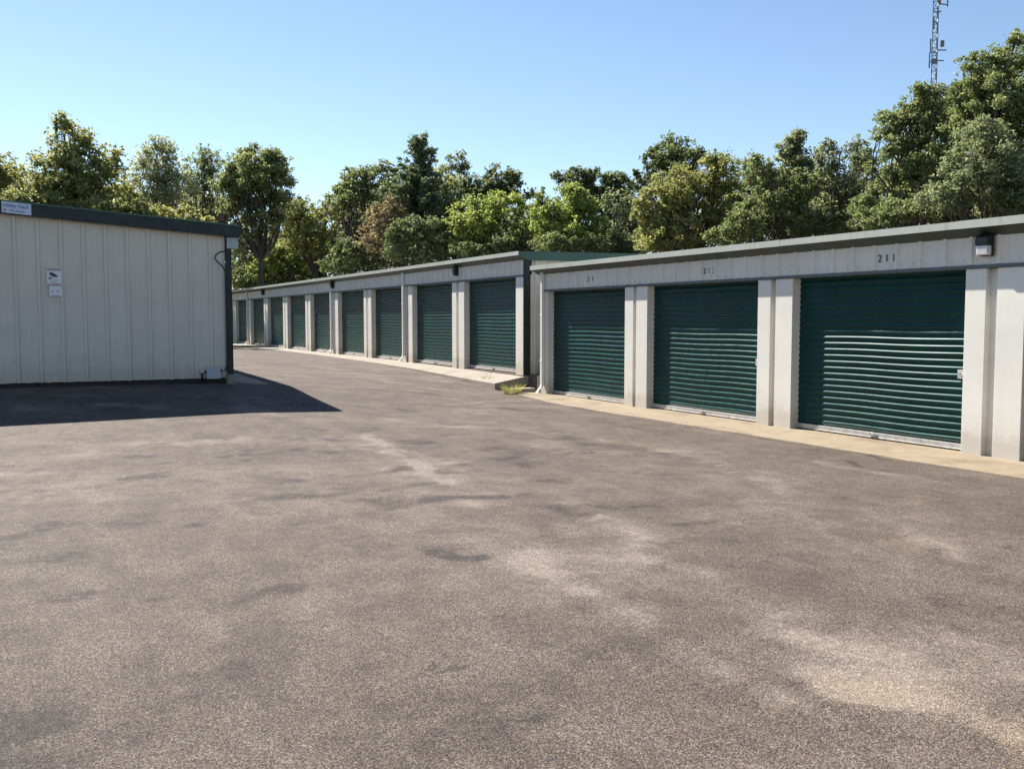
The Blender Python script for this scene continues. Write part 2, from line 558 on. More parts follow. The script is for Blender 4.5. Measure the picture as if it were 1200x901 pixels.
# broad tone: traffic-polished lanes and paler sandy sheets
wear += (fbm(GX * 0.22 + 3, GY * 0.22, 91, 5) - 0.5) * 0.55
th = R(26.9 + 90 - 8)
ax = GX * math.sin(th) + GY * math.cos(th); ay_ = GX * math.cos(th) - GY * math.sin(th)
wear += (fbm(ax * 0.3, ay_ * 1.5, 131, 4) - 0.5) * 0.55 * np.clip((GY - 6) / 5, 0.2, 1)
for a in [
    ([(0, 542), (120, 527), (260, 517), (400, 511)], .35, .65), ([(412, 507), (445, 526), (485, 545), (520, 566)], .085, 1.1),
    ([(0, 560), (150, 572), (300, 562), (420, 548)], .7, .45), ([(520, 473), (580, 470), (645, 467)], .07, 1.2),
    ([(620, 560), (700, 625), (780, 685), (900, 740), (1030, 785)], .35, .42), ([(1000, 768), (1060, 790), (1110, 835), (1190, 868)], .16, .6),
    ([(1025, 770), (1075, 776)], .07, 1.2), ([(990, 775), (1030, 815), (1085, 850)], .07, .8),
    ([(860, 555), (1000, 602), (1100, 632), (1200, 662)], .16, .6), ([(640, 640), (740, 700), (860, 765)], .3, .35),
    ([(360, 428), (480, 450), (560, 462)], .35, .55), ([(960, 542), (1090, 562), (1200, 578)], .12, .6),
    ([(330, 432), (460, 438), (520, 446)], .25, .4), ([(480, 560), (560, 640), (640, 700)], .35, .3), ([(300, 470), (420, 490), (560, 500)], .2, .35),
    ([(640, 520), (820, 560), (980, 620)], .35, .3), ([(60, 479), (180, 476), (330, 481)], .3, 1.1), ([(210, 461), (310, 467)], .2, .9), ([(0, 470), (90, 466)], .2, .6),
    ([(520, 545), (600, 620), (700, 690), (820, 760), (960, 840)], .16, .7), ([(600, 540), (720, 620), (860, 690), (1010, 750)], .13, .7), ([(930, 690), (1060, 730), (1200, 800)], .12, .6), ([(560, 500), (700, 512), (900, 556)], .12, .5), ([(1040, 800), (1130, 860), (1180, 900)], .16, .9), ([(100, 700), (300, 720), (420, 700)], .4, .25),
]:
    streak(*a)
for a in [
    ([(250, 534), (330, 531), (412, 517)], .10, -1.4), ([(388, 506), (432, 500)], .13, -1.5), ([(505, 589), (540, 584), (590, 584)], .12, -1.8),
    ([(500, 650), (525, 656), (552, 655)], .09, -1.9), ([(425, 646), (440, 644)], .08, -1.1), ([(235, 613), (300, 600)], .12, -1.1),
    ([(35, 634), (115, 617)], .14, -1.1), ([(138, 564), (182, 560)], .12, -1.2), ([(590, 522), (632, 560), (652, 604)], .16, -.9),
    ([(0, 872), (60, 852), (130, 846)], .28, -1.0), ([(690, 602), (765, 590)], .2, -.8), ([(812, 620), (832, 618)], .08, -1.2),
    ([(735, 735), (835, 742)], .22, -.8), ([(620, 748), (710, 762)], .3, -.6), ([(1110, 862), (1200, 890)], .16, -.9),
    ([(1005, 541), (1046, 549)], .035, -2.2), ([(590, 478), (632, 483)], .09, -1.4), ([(420, 456), (520, 463)], .2, -.8),
    ([(300, 425), (420, 437), (480, 440)], .25, -.7), ([(270, 541), (390, 528)], .16, -.9), ([(470, 520), (560, 530), (640, 548)], .3, -.7),
    ([(0, 662), (70, 655)], .14, -.9), ([(150, 690), (260, 668)], .2, -.5), ([(250, 700), (300, 692)], .12, -.9), ([(560, 600), (650, 640)], .2, -.6),
    ([(900, 660), (1010, 700)], .3, -.45), ([(860, 850), (980, 830)], .3, -.5), ([(640, 470), (800, 498), (1000, 528), (1200, 562)], .05, -.9),
    ([(700, 490), (860, 520)], .25, -.5), ([(380, 560), (470, 548)], .12, -.8), ([(40, 700), (90, 690)], .1, -.7), ([(330, 590), (400, 580)], .12, -.8),
    ([(430, 478), (470, 482)], .12, -.8), ([(660, 510), (760, 530)], .2, -.5), ([(200, 790), (330, 770)], .3, -.4), ([(520, 840), (640, 850)], .3, -.35),
]:
    streak(a[0], a[1], a[2] * 1.5)
streak([(1060, 800), (1120, 835), (1210, 890)], .20, 1.1, target=dust)
streak([(1075, 820), (1140, 855), (1200, 900)], .10, .8)
streak([(1080, 640), (1180, 690)], .25, .25, target=dust)
streak([(700, 505), (900, 545), (1100, 590)], .5, .12, target=dust)
msk = np.exp(-(((GX - 3.6) / 4.5) ** 2 + ((GY - 10.5) / 5.0) ** 2))
fl = fbm(GX * 1.9 + GY * 0.8 + 9, GY * 2.6 - GX * 0.9 + 4, 171, 5)
wear -= np.clip((fl - 0.60) * 6, 0, 1.0) * (0.15 + 0.75 * msk)
fl2 = fbm(GX * 0.8 + 2, GY * 0.8 + 31, 211, 5)
wear += np.clip((fl2 - 0.60) * 4, 0, 0.9) * 0.35
for nm, arr in (('wear', wear), ('dust', np.clip(dust, 0, 1))):
    A = lot.data.attributes.new(nm, 'FLOAT', 'POINT'); A.data.foreach_set('value', arr.astype(np.float32))

gx = np.concatenate([np.linspace(-3000, -80, 12), np.linspace(-70, 80, 60), np.linspace(90, 3000, 12)])
gy = np.concatenate([np.linspace(-3000, -40, 10), np.linspace(-35, 120, 70), np.linspace(130, 3000, 14)])
gr, _, _ = grid_mesh('ground', gx, gy, lambda x, y: gz(x, y) - 0.16 - np.clip(np.hypot(x, y) - 200, 0, 3000) * 0.002, M['grass'])
finish(gr, kind='structure')

# ------------------------------------------------------------------ storage buildings
HEAD, EAVE = 2.25, 2.80          # underside of the header, top of the eave lip (above the slab)
REC = 0.16                       # depth of the door recess


def rib_profile(a, b, pitch, phase, base, out, w0=0.075, w1=0.035):
    """1-D trapezoid rib profile along a line from a to b: list of (position, offset)"""
    pts = [(a, base)]
    k0 = math.ceil((a - phase) / pitch); k = k0
    while phase + k * pitch + w0 / 2 < b - 0.005:
        c = phase + k * pitch
        if c - w0 / 2 > a + 0.005:
            for q, o in ((-w0 / 2, base), (-w1 / 2, base + out), (w1 / 2, base + out), (w0 / 2, base)):
                pts.append((c + q, o))
            # low stiffening beads between the ribs
            for fq in (0.36, 0.64):
                m = c + pitch * fq
                if m + 0.02 < b: pts += [(m - 0.012, base), (m, base + out * 0.14), (m + 0.012, base)]
        k += 1
    pts.append((b, base))
    return pts


def roller_door(root, X, y0, y1, zs, latch=True, hasp=True):
    """ribbed curtain with bottom bar, latch and pull hasp; y0 < y1, faces -X"""
    m = MB()
    pitch, amp = 0.088, 0.0145
    prof = []
    z = zs + 0.075
    top = zs + HEAD + 0.02
    while z < top:
        for f, o in ((0.0, 0.0), (0.36, 0.0), (0.46, .45), (0.56, .85), (0.68, 1.0), (0.80, .85), (0.90, .45)):
            if z + f * pitch < top: prof.append((z + f * pitch, o * amp))
        z += pitch
    prof.append((top, 0))
    n = 14
    rnd = random.Random(int(y0 * 100))
    wob = [rnd.uniform(-0.0035, 0.0035) for _ in range(n + 1)]
    a = 0
    rows = []
    for (zz, o) in prof:
        rows.append([(X - o + wob[i] * math.sin((zz - zs) * 1.5), y0 + (y1 - y0) * i / n, zz + 0.004 * math.sin(i * 0.7 + y0)) for i in range(n + 1)])
    base = 0
    for r_ in rows: m.v += r_
    for j in range(len(rows) - 1):
        for i in range(n):
            q = j * (n + 1) + i
            m.f.append((q, q + 1, q + n + 2, q + n + 1))
    d = m.build('roller_door', M['door'], root, smooth=True, recalc=False)
    b = MB(); b.box(X - 0.03, X + 0.012, y0 + 0.01, y1 - 0.01, zs + 0.012, zs + 0.082)
    b.box(X - 0.045, X - 0.03, y0 + 0.01, y1 - 0.01, zs + 0.012, zs + 0.024)
    b.build('bottom_bar', M['galv'], d, bevel=0.003)
    if latch:
        l = MB(); zc = zs + 0.95
        l.box(X - 0.030, X - 0.014, y0 + 0.02, y0 + 0.18, zc - 0.055, zc + 0.055)
        l.box(X - 0.050, X - 0.030, y0 + 0.03, y0 + 0.13, zc - 0.018, zc + 0.018)
        l.tube([(X - 0.03, y0 + 0.14, zc + 0.02), (X - 0.055, y0 + 0.14, zc + 0.02)], 0.016, 8)
        l.build('latch', M['galv'], d, bevel=0.003)
    if hasp:
        h = MB(); yc = (y0 + y1) / 2
        h.box(X - 0.065, X - 0.030, yc - 0.055, yc + 0.055, zs + 0.035, zs + 0.06)
        h.tube([(X - 0.05, yc - 0.04, zs + 0.06), (X - 0.07, yc - 0.03, zs + 0.085), (X - 0.07, yc + 0.03, zs + 0.085), (X - 0.05, yc + 0.04, zs + 0.06)], 0.007, 6)
        h.build('pull_handle', M['galv'], d)
    return d


def downspout(root, X, yc, zs, mat):
    m = MB()
    wy, wx = 0.085, 0.07
    path = [(X - 0.045, EAVE - 0.10), (X - 0.045, 0.22), (X - 0.075, 0.14), (X - 0.15, 0.07)]
    # straight drop
    m.box(X - 0.045 - wx / 2, X - 0.045 + wx / 2, yc - wy / 2, yc + wy / 2, zs + 0.20, zs + EAVE - 0.13)
    # kicked-out foot
    def sec(cx, cz, tx, tz):
        return [(cx - tx, yc - wy / 2, cz - tz), (cx + tx, yc - wy / 2, cz + tz), (cx + tx, yc + wy / 2, cz + tz), (cx - tx, yc + wy / 2, cz - tz)]
    s0 = sec(X - 0.045, zs + 0.20, 0.035, 0.0); s1 = sec(X - 0.085, zs + 0.13, 0.026, 0.026); s2 = sec(X - 0.17, zs + 0.06, 0.02, 0.032)
    m.add(s0 + s1 + s2, [(0, 1, 5, 4), (1, 2, 6, 5), (2, 3, 7, 6), (3, 0, 4, 7), (4, 5, 9, 8), (5, 6, 10, 9), (6, 7, 11, 10), (7, 4, 8, 11)])
    for zz in (0.7, 1.7):
        m.box(X - 0.086, X - 0.002, yc - wy / 2 - 0.012, yc + wy / 2 + 0.012, zs + zz, zs + zz + 0.03)
    return m.build('downspout', mat, root, bevel=0.006)


def row_building(root, X, zs, y_near, y_far, openings, spouts, depth, panel, pier_m, rake_near, rib_phase, foundation):
    """long shed with its doors facing -X; openings = list of (y0, y1)"""
    # header: ribbed sheet above the openings plus the closed box behind it
    prof = rib_profile(y_near, y_far, 0.372, rib_phase, 0.0, 0.028)
    m = MB()
    m.strip([(X - o, y, zs + HEAD + 0.035) for y, o in prof], [(X - o, y, zs + EAVE - 0.08) for y, o in prof])
    m.box(X + 0.004, X + REC + 0.06, y_near, y_far, zs + HEAD + 0.03, zs + EAVE - 0.06)
    # a bead of screw heads along the foot of the header
    y = y_near + 0.2
    while y < min(y_far, y_near + 22):
        m.box(X - 0.012, X - 0.0005, y - 0.009, y + 0.009, zs + HEAD + 0.085, zs + HEAD + 0.103)
        y += 0.372 / 2
    m.build('header_panel', panel, root, recalc=False)
    t = MB(); t.box(X - 0.022, X + REC + 0.05, y_near + 0.003, y_far, zs + HEAD - 0.012, zs + HEAD + 0.028)
    t.build('head_trim', M['slate_trim'], root, bevel=0.004)
    # piers: two boxed jambs with a recessed strip between them
    ed = [y_near] + [v for o in sorted(openings) for v in o] + [y_far]
    for a, b in zip(ed[::2], ed[1::2]):
        p = MB()
        wd = b - a
        if wd < 0.05: continue
        if wd < 0.55:
            p.box(X, X + REC + 0.03, a + 0.002, b, zs - 0.03, zs + HEAD - 0.013)
        elif wd < 1.2:
            j0 = 0.36; j1 = 0.285
            p.box(X, X + REC + 0.03, b - j0, b, zs - 0.03, zs + HEAD - 0.013) if False else None
            # jamb on the +Y side, recessed strip with one rib, jamb on the -Y side
            p.box(X, X + REC + 0.03, a, a + j0, zs - 0.03, zs + HEAD - 0.013)
            p.box(X, X + REC + 0.03, b - j1, b, zs - 0.03, zs + HEAD - 0.013)
            p.box(X + 0.085, X + REC + 0.02, a + j0 - 0.01, b - j1 + 0.01, zs - 0.03, zs + HEAD - 0.015)
            for zz in (0.45, 1.05, 1.55, 1.95):
                p.box(X + 0.076, X + 0.086, a + j0 + 0.05, a + j0 + 0.068, zs + zz, zs + zz + 0.018)
        else:
            p.box(X, X + REC + 0.03, a, b, zs - 0.03, zs + HEAD - 0.013)
        p.build('pier', pier_m, root, bevel=0.006)
    for i, (a, b) in enumerate(sorted(openings)):
        roller_door(root, X + REC, a, b, zs, latch=True, hasp=True)
    # eave: pale lip on a dark box gutter whose underside rakes back to the wall
    o1 = 0.20
    g = MB()
    g.prism([(X - o1, zs + EAVE - 0.085), (X - 0.016, zs + EAVE - 0.185), (X + 0.10, zs + EAVE - 0.185), (X + 0.10, zs + EAVE - 0.025), (X - o1, zs + EAVE - 0.025)], (y_near - 0.16, y_far + 0.1), 'y')
    g.build('gutter', M['eave_grey'], root)
    lp = MB()
    seg = [y_near - 0.162]
    while seg[-1] + 3.05 < y_far: seg.append(seg[-1] + 3.05)
    seg.append(y_far + 0.1)
    for k, (a, b) in enumerate(zip(seg[:-1], seg[1:])):
        e = 0.002 * (k % 2)
        lp.box(X - o1 - 0.012 - e, X - o1 - 0.002, a, b + 0.01, zs + EAVE - 0.09 - e, zs + EAVE + e)
    lp.box(X - o1 - 0.002, X - 0.02, y_near - 0.158, y_far + 0.1, zs + EAVE - 0.018, zs + EAVE - 0.006)
    lp.build('eave_lip', M['eave_lip'], root)
    rf = MB()
    ridge = depth / 2
    rise = 0.011
    prof = [(X - 0.02, zs + EAVE - 0.03), (X + ridge, zs + EAVE - 0.03 + ridge * rise), (X + depth + 0.15, zs + EAVE - 0.03 + ridge * rise - (ridge + .15) * rise)]
    rf.prism(prof + [(p[0], p[1] + 0.025) for p in prof[::-1]], (y_near - 0.1, y_far + 0.1), 'y')
    rf.build('roof', M['roof'], root)
    for yy, nm in ((y_near, 'rake_trim'), (y_far + 0.05, 'rake_trim')):
        rk = MB()
        pr = [(X - o1 + 0.01, zs + EAVE - 0.016), (X + ridge, zs + EAVE - 0.0 + ridge * rise), (X + depth + 0.16, zs + EAVE - 0.0)]
        top = [(p[0], p[1] + 0.012) for p in pr]; bot = [(p[0], p[1] - 0.20) for p in pr]
        bot[0] = (bot[0][0], zs + EAVE - 0.09)
        bot.insert(1, (X + 0.02, zs + EAVE - 0.2))
        rk.prism(bot + top[::-1], (yy - 0.165, yy - 0.09), 'y')
        rk.build(nm, M['green_rake'], root)
    # end walls, back wall
    pr = rib_profile(X + 0.16, X + depth - 0.03, 0.372, X + 0.31, 0.0, 0.028)
    ztop = zs + EAVE + 0.0
    for yy, sg in ((y_near, -1), (y_far, 1)):
        e = MB()
        e.strip([(x, yy + sg * o, zs + 0.0) for x, o in pr], [(x, yy + sg * o, ztop - 0.02) for x, o in pr])
        e.build('end_wall', panel, root, recalc=False)
    bw = MB(); bw.box(X + depth - 0.03, X + depth, y_near + 0.01, y_far - 0.01, zs - 0.02, ztop - 0.05)
    bw.build('back_wall', panel, root)
    for sg, yy in ((-1, y_near), (1, y_far)):
        c = MB()
        c.box(X - 0.004, X + 0.17, min(yy + sg * 0.034, yy - sg * 0.0), max(yy + sg * 0.034, yy - sg * 0.0), zs - 0.02, zs + EAVE - 0.19)
        c.build('corner_trim', M['green_trim'], root, bevel=0.004)
    f = MB(); f.box(X + 0.02, X + depth - 0.02, y_near + 0.012, y_far - 0.012, zs - 0.6, zs - 0.012)
    f.build('foundation', foundation, root)
    for yc in spouts: downspout(root, X, yc, zs, M['white_metal'])


XN, ZN = 10.27, -0.06
XF_, ZF = 10.30, 0.31
near = empty('storage_building', (XN, 10.0, ZN), 'nearer cream storage building at right with unit numbers above its wide green roller doors', 'building')
near_open = [(-3.13, -0.17), (0.58, 3.55), (4.31, 7.27), (8.06, 11.02), (11.78, 14.77), (15.51, 18.53)]
row_building(near, XN, ZN, -4.0, 18.85, near_open, [18.69], 9.0, M['panel_near'], M['pier_near'], True, 9.848, M['found'])
far = empty('storage_building', (XF_, 30.0, ZF), 'farther cream storage building in the middle, long row of green roller doors with three downspouts', 'building')
far_open = [(20.12 + 3.73 * k, 20.12 + 3.73 * k + 2.94) for k in range(10)]
row_building(far, XF_, ZF, 19.74, 57.2, far_open, [27.42, 34.98, 49.75], 9.0, M['panel_far'], M['pier_far'], True, 20.0, M['found'])


# unit numbers painted on the header
def ink(name, c):
    t = NT(name)
    n = t.noise(90, 4, 0.7)
    t.col(t.mix(t.ramp(n, [(0.45, 0.0), (0.65, 0.6)]), c, (0.4, 0.39, 0.36)))
    return t.rough(0.7)


INK = [ink('black_stencil', (0.02, 0.022, 0.025)), ink('worn_stencil', (0.14, 0.14, 0.14)), ink('faded_stencil', (0.30, 0.30, 0.29))]
facing = (R(90), 0, R(-90))
for body, ys_, size, inks in (('211', (9.385, 9.265, 9.15), 0.135, (0, 0, 0)), ('213', (13.10, 12.985, 12.87), 0.135, (0, 2, 0)), ('21', (16.82, 16.66), 0.135, (1, 1))):
    for ch, yy, k in zip(body, ys_, inks):
        text_mesh(ch, size, (XN - 0.011, yy, ZN + HEAD + 0.185), facing, INK[k], 'unit_number', near, 0.004)


def wall_light(X, yc, zc, label, lens=True):
    e = empty('wall_light', (X, yc, zc), label, 'wall light', 'dusk-to-dawn lights on the storage buildings')
    m = MB()
    m.prism([(X - 0.001, zc + 0.13), (X - 0.085, zc + 0.13), (X - 0.125, zc + 0.09), (X - 0.125, zc + 0.0), (X - 0.001, zc + 0.0)], (yc - 0.085, yc + 0.085), 'y')
    m.box(X - 0.03, X - 0.001, yc - 0.09, yc + 0.09, zc - 0.125, zc)
    m.build('housing', M['black'], e, bevel=0.01)
    l = MB()
    l.prism([(X - 0.031, zc - 0.002), (X - 0.118, zc - 0.002), (X - 0.105, zc - 0.115), (X - 0.031, zc - 0.115)], (yc - 0.077, yc + 0.077), 'y')
    l.build('lens', M['lens'], e, bevel=0.012)
    return e


t_ = NT('frosted_lens')
t_.col(t_.mix(t_.ramp(t_.noise(30, 3), [(0.3, 0.0), (0.7, 1.0)]), (0.62, 0.62, 0.64), (0.75, 0.75, 0.77)))
t_.b.inputs['Transmission Weight'].default_value = 0.1
M['lens'] = t_.rough(0.25)
M['lens_dark'] = M['lens']
wall_light(XN - 0.028, 7.75, ZN + 2.50, 'black wall light with pale lens on the nearer building, beside the number 211')
M['lens'] = M['black']
wall_light(XF_ - 0.028, 23.42, ZF + 2.52, 'black wall light on the farther building, closest to its near corner')
wall_light(XF_ - 0.028, 34.70, ZF + 2.52, 'small black wall light beside the middle downspout of the farther building')
wall_light(XF_ - 0.028, 46.05, ZF + 2.52, 'tiny black wall light on the farther building, nearest its far end')


# ------------------------------------------------------------------ aprons
def apron(name, rows, mat, thick=0.14):
    """rows: list of (y, x_wall, z_wall, x_front, z_front)"""
    m = MB()
    a = [(r[1], r[0], r[2]) for r in rows]; b = [(r[3], r[0], r[4]) for r in rows]
    c = [(r[3], r[0], r[4] - thick) for r in rows]; d = [(r[1], r[0], r[2] - thick) for r in rows]
    m.strip(a, b); m.strip(b, c); m.strip(c, d); m.strip(d, a)
    m.add([a[0], b[0], c[0], d[0]], [(0, 1, 2, 3)]); m.add([a[-1], b[-1], c[-1], d[-1]], [(3, 2, 1, 0)])
    o = m.build(name, mat)
    bm = bmesh.new(); bm.from_mesh(o.data); bmesh.ops.remove_doubles(bm, verts=bm.verts, dist=1e-4); bmesh.ops.recalc_face_normals(bm, faces=bm.faces)
    bm.to_mesh(o.data); bm.free()
    mo = o.modifiers.new('bevel', 'BEVEL'); mo.width = 0.012; mo.segments = 2; mo.limit_method = 'ANGLE'; mo.angle_limit = R(50)
    return finish(o, kind='structure')


rw = random.Random(3)
rows = []
y = -4.5
while y < 18.9:
    rows.append((y, XN + 0.3, ZN, 9.34 + rw.uniform(-.03, .03) + (0.28 * max(0, (y - 16.0) / 3.0)), float(gz(9.3, y)) + 0.016))
    y += 0.5
rows.append((18.92, XN + 0.3, ZN, 9.62, float(gz(9.6, 18.9)) + 0.02))
apron('concrete_apron', rows, M['apron'])
FY = [19.46, 21, 23, 25, 28, 34, 60]
FZ = [.125, .145, .19, .235, .27, .303, .31]
rows = []
y = 19.70
while y < 57.5:
    rows.append((y, XF_ + 0.3, ZF, 9.56 + rw.uniform(-.015, .015), float(np.interp(y, FY, FZ))))
    y += 0.5
apron('concrete_apron', rows, M['apron_grey'], 0.2)
rows = []
y = 18.92
while y < 44.5:
    rows.append((y, 3.3, 0.425, 4.28 + rw.uniform(-.01, .01), float(gz(4.28, y)) + 0.025)); y += 0.6
apron('concrete_apron', rows, M['apron_grey'], 0.2)

# ------------------------------------------------------------------ left building (its end wall faces the camera)
YL, XL, ZL = 18.86, 3.5, 0.43
lb = empty('storage_building', (XL, YL, ZL), 'cream storage building at left showing its blank ribbed end wall under dark green trim', 'building')
SLOPE = 0.0655
XR, XW = -2.6, -8.7            # ridge and far side of the gable
def roof_z(x): return 3.335 + SLOPE * ((XL - x) if x > XR else (XL - XR) - (XR - x))


m = MB()
pr = rib_profile(XW, XL - 0.012, 0.362, 3.215, 0.0, 0.03, 0.085, 0.04)
rr = random.Random(5)
m.strip([(x, YL - o, ZL + 0.035 + rr.uniform(-0.006, 0.006)) for x, o in pr], [(x, YL - o, roof_z(x) - 0.05) for x, o in pr])
m.build('end_wall', M['panel_left'], lb, recalc=False)
m = MB()
pr = rib_profile(YL + 0.05, 44.0, 0.362, 19.0, 0.0, 0.03)
m.strip([(XL + o, y, ZL + 0.03) for y, o in pr], [(XL + o, y, roof_z(XL) - 0.05) for y, o in pr])
m.build('side_wall', M['panel_left'], lb, recalc=False)
m = MB()
m.strip([(XW - o, y, ZL + 0.03) for y, o in pr], [(XW - o, y, roof_z(XW) - 0.05) for y, o in pr])
m.build('side_wall', M['panel_left'], lb, recalc=False)
m = MB(); m.box(XW, XL - 0.02, 43.97, 44.0, ZL, roof_z(XW) - 0.05); m.build('back_wall', M['panel_left'], lb)
m = MB(); m.box(XW + 0.05, XL - 0.03, YL + 0.05, 43.9, ZL - 0.6, ZL + 0.06); m.build('foundation', M['dark_gap'], lb)
m = MB()
prf = [(XL + 0.24, roof_z(XL + 0.24)), (XR, roof_z(XR)), (XW - 0.24, roof_z(XW - 0.24))]
m.prism([(a, b - 0.03) for a, b in prf] + [(a, b) for a, b in prf[::-1]], (YL - 0.10, 44.15), 'y')
# standing ribs of the roof sheet, seen end-on along the rake
x = XL + 0.1
m.build('roof', M['green_rake'], lb)
m = MB()
m.prism([(a, b - 0.215) for a, b in prf] + [(a, b - 0.014) for a, b in prf[::-1]], (YL - 0.165, YL - 0.105), 'y')
m.build('rake_trim', M['green_trim'], lb, bevel=0.004)
m = MB()
xq = [XL + 0.245, XR, XW - 0.245]
m.prism([(a, roof_z(a) - 0.012) for a in xq] + [(a, roof_z(a) + 0.016) for a in xq[::-1]], (YL - 0.175, YL - 0.101), 'y')
m.build('roof_edge', M['green_rake'], lb)
m = MB()
m.box(XL - 0.012, XL + 0.105, YL - 0.045, YL + 0.10, ZL + 0.0, roof_z(XL) - 0.22)
m.build('corner_trim', M['green_trim'], lb, bevel=0.006)
m = MB()
m.box(XL + 0.24, XL + 0.30, YL - 0.1, 44.1, roof_z(XL) - 0.17, roof_z(XL) - 0.012)
m.build('gutter', M['green_trim'], lb)
m = MB(); m.box(XL + 0.016, XL + 0.225, YL - 0.085, YL + 0.20, roof_z(XL) - 0.435, roof_z(XL) - 0.228)
m.build('eave_box', M['eave_box'], lb, bevel=0.006)
for zz in (0.62, 1.28, 1.95, 2.2):
    m = MB()
    m.box(XL - 0.03, XL - 0.006, YL - 0.056, YL - 0.044, ZL + zz, ZL + zz + 0.028)
    m.build('cable_clip', M['white_metal'], lb)
m = MB(); m.box(XL - 0.03, XL + 0.12, YL - 0.14, YL - 0.01, ZL - 0.1, ZL + 0.10)
o = m.build('post_foot', M['apron_grey'], lb, bevel=0.01)

# electrical box, cable loop and signs on the end wall
eb = empty('electrical_box', (3.22, YL - 0.05, ZL), 'grey electrical box with conduit stubs low on the left wall beside the corner post', 'electrical box')
m = MB(); m.box(3.10, 3.335, YL - 0.14, YL - 0.035, ZL + 0.035, ZL + 0.245)
m.build('box_body', NT('grey_enclosure').rough(0.5), eb, bevel=0.008)
bpy.data.materials['grey_enclosure'].node_tree.nodes['Principled BSDF'].inputs['Base Color'].default_value = (0.36, 0.39, 0.42, 1)
m = MB(); m.box(3.095, 3.34, YL - 0.148, YL - 0.141, ZL + 0.03, ZL + 0.25); m.build('box_cover', bpy.data.materials['grey_enclosure'], eb, bevel=0.003)
m = MB()
m.tube([(3.02, YL - 0.07, ZL - 0.05), (3.02, YL - 0.07, ZL + 0.13), (3.035, YL - 0.07, ZL + 0.155), (3.10, YL - 0.07, ZL + 0.16)], 0.018)
m.build('conduit', M['black'], eb, smooth=True)
m = MB()
m.tube([(3.335, YL - 0.07, ZL + 0.18), (3.47, YL - 0.07, ZL + 0.18)], 0.014)
m.build('conduit', M['black'], eb, smooth=True)
m = MB(); m.tube([(2.985, YL - 0.07, ZL + 0.16), (3.045, YL - 0.07, ZL + 0.16)], 0.027, 10); m.build('fitting', M['galv'], eb)
m = MB(); m.tube([(3.40, YL - 0.07, ZL + 0.18), (3.43, YL - 0.07, ZL + 0.18)], 0.022, 10)
m.build('fitting', M['galv'], eb)

pts = []
for (px, py) in ((263.5, 294.5), (258, 295.5), (253, 299), (252, 303), (255, 307), (259, 310.5), (262, 313.5)):
    d = (YL - 0.07) / (cs - sn * (px - 600) / FPX) if False else None
    k = (px - 600) / FPX
    dd = (YL - 0.06) / (FW[1] + RT[1] * k)
    pts.append(at(px, dd, py))
sm = []
for i in range(len(pts) - 1):
    p0, p1, p2, p3 = pts[max(i - 1, 0)], pts[i], pts[i + 1], pts[min(i + 2, len(pts) - 1)]
    for q in range(5):
        t = q / 5
        sm.append(0.5 * ((2 * p1) + (p2 - p0) * t + (2 * p0 - 5 * p1 + 4 * p2 - p3) * t * t + (3 * p1 - p0 - 3 * p2 + p3) * t ** 3))
sm.append(pts[-1])
low = [Vector((XL - 0.018, YL - 0.058, z)) for z in (2.45, 1.8, 1.2, 0.85)] + [Vector((XL - 0.03, YL - 0.062, ZL + 0.25)), Vector((XL - 0.05, YL - 0.066, ZL + 0.19))]
m = MB(); m.tube(sm + low, 0.012, 8)
o = m.build('cable', M['black'], smooth=True)
finish(o, 'black cable looping out near the top of the dark corner post and running down it', 'cable')


def flat_mat(name, c, rough=0.45):
    t = NT(name)
    t.col(t.mix(t.ramp(t.noise(25, 4), [(0.3, 0.0), (0.7, 1.0)]), tuple(v * 0.9 for v in c), c))
    return t.rough(rough)


SW = flat_mat('sign_white', (0.72, 0.72, 0.73)); SB = flat_mat('sign_blue_ink', (0.03, 0.07, 0.22)); SR = flat_mat('sign_red_ink', (0.45, 0.16, 0.16)); SK = flat_mat('sign_black_ink', (0.02, 0.02, 0.02))
SBL = flat_mat('sign_pale_blue', (0.50, 0.58, 0.70)); SPK = flat_mat('sign_faded_pink', (0.52, 0.40, 0.40)); SG = flat_mat('sign_grey_ink', (0.25, 0.24, 0.26))
sgn_face = (R(90), 0, 0)
# camera warning sign
cx, yf = 0.563, YL - 0.034
zc = 2.31
e = empty('warning_sign', (cx, yf, zc - 0.2), 'white camera surveillance sign with black camera picture, upper of two on left wall', 'sign')
m = MB(); m.box(cx - 0.115, cx + 0.115, yf - 0.006, yf, zc - 0.165, zc + 0.165); m.build('sign_plate', SW, e)
m = MB(); m.box(cx - 0.108, cx + 0.108, yf - 0.0095, yf - 0.0065, zc + 0.105, zc + 0.155); m.build('sign_band', SPK, e)
m = MB(); m.box(cx - 0.112, cx + 0.112, yf - 0.0095, yf - 0.0065, zc - 0.158, zc - 0.108); m.build('sign_band', SPK, e)
m = MB()
ya, yb = yf - 0.011, yf - 0.0075
def tilt(x, z, a=-0.42): return (cx - 0.012 + x * math.cos(a) - z * math.sin(a), zc + 0.035 + x * math.sin(a) + z * math.cos(a))
m.prism([tilt(-0.065, -0.022), tilt(0.035, -0.026), tilt(0.035, 0.026), tilt(-0.065, 0.03)], (ya, yb), 'y')
m.prism([tilt(0.0355, -0.014), tilt(0.062, -0.022), tilt(0.062, 0.022), tilt(0.0355, 0.014)], (ya, yb), 'y')
m.prism([(cx - 0.085, zc - 0.045), (cx - 0.068, zc - 0.045), (cx - 0.068, zc - 0.005), (cx - 0.085, zc - 0.005)], (ya, yb), 'y')
m.prism([(cx - 0.0675, zc - 0.03), (cx - 0.02, zc - 0.012), (cx - 0.02, zc + 0.004), (cx - 0.0675, zc - 0.016)], (ya - 0.001, yb - 0.001), 'y')
m.build('camera_picture', SK, e)
text_mesh('WARNING', 0.045, (cx, yf - 0.010, zc + 0.13), sgn_face, SR, 'lettering', e, 0.001)
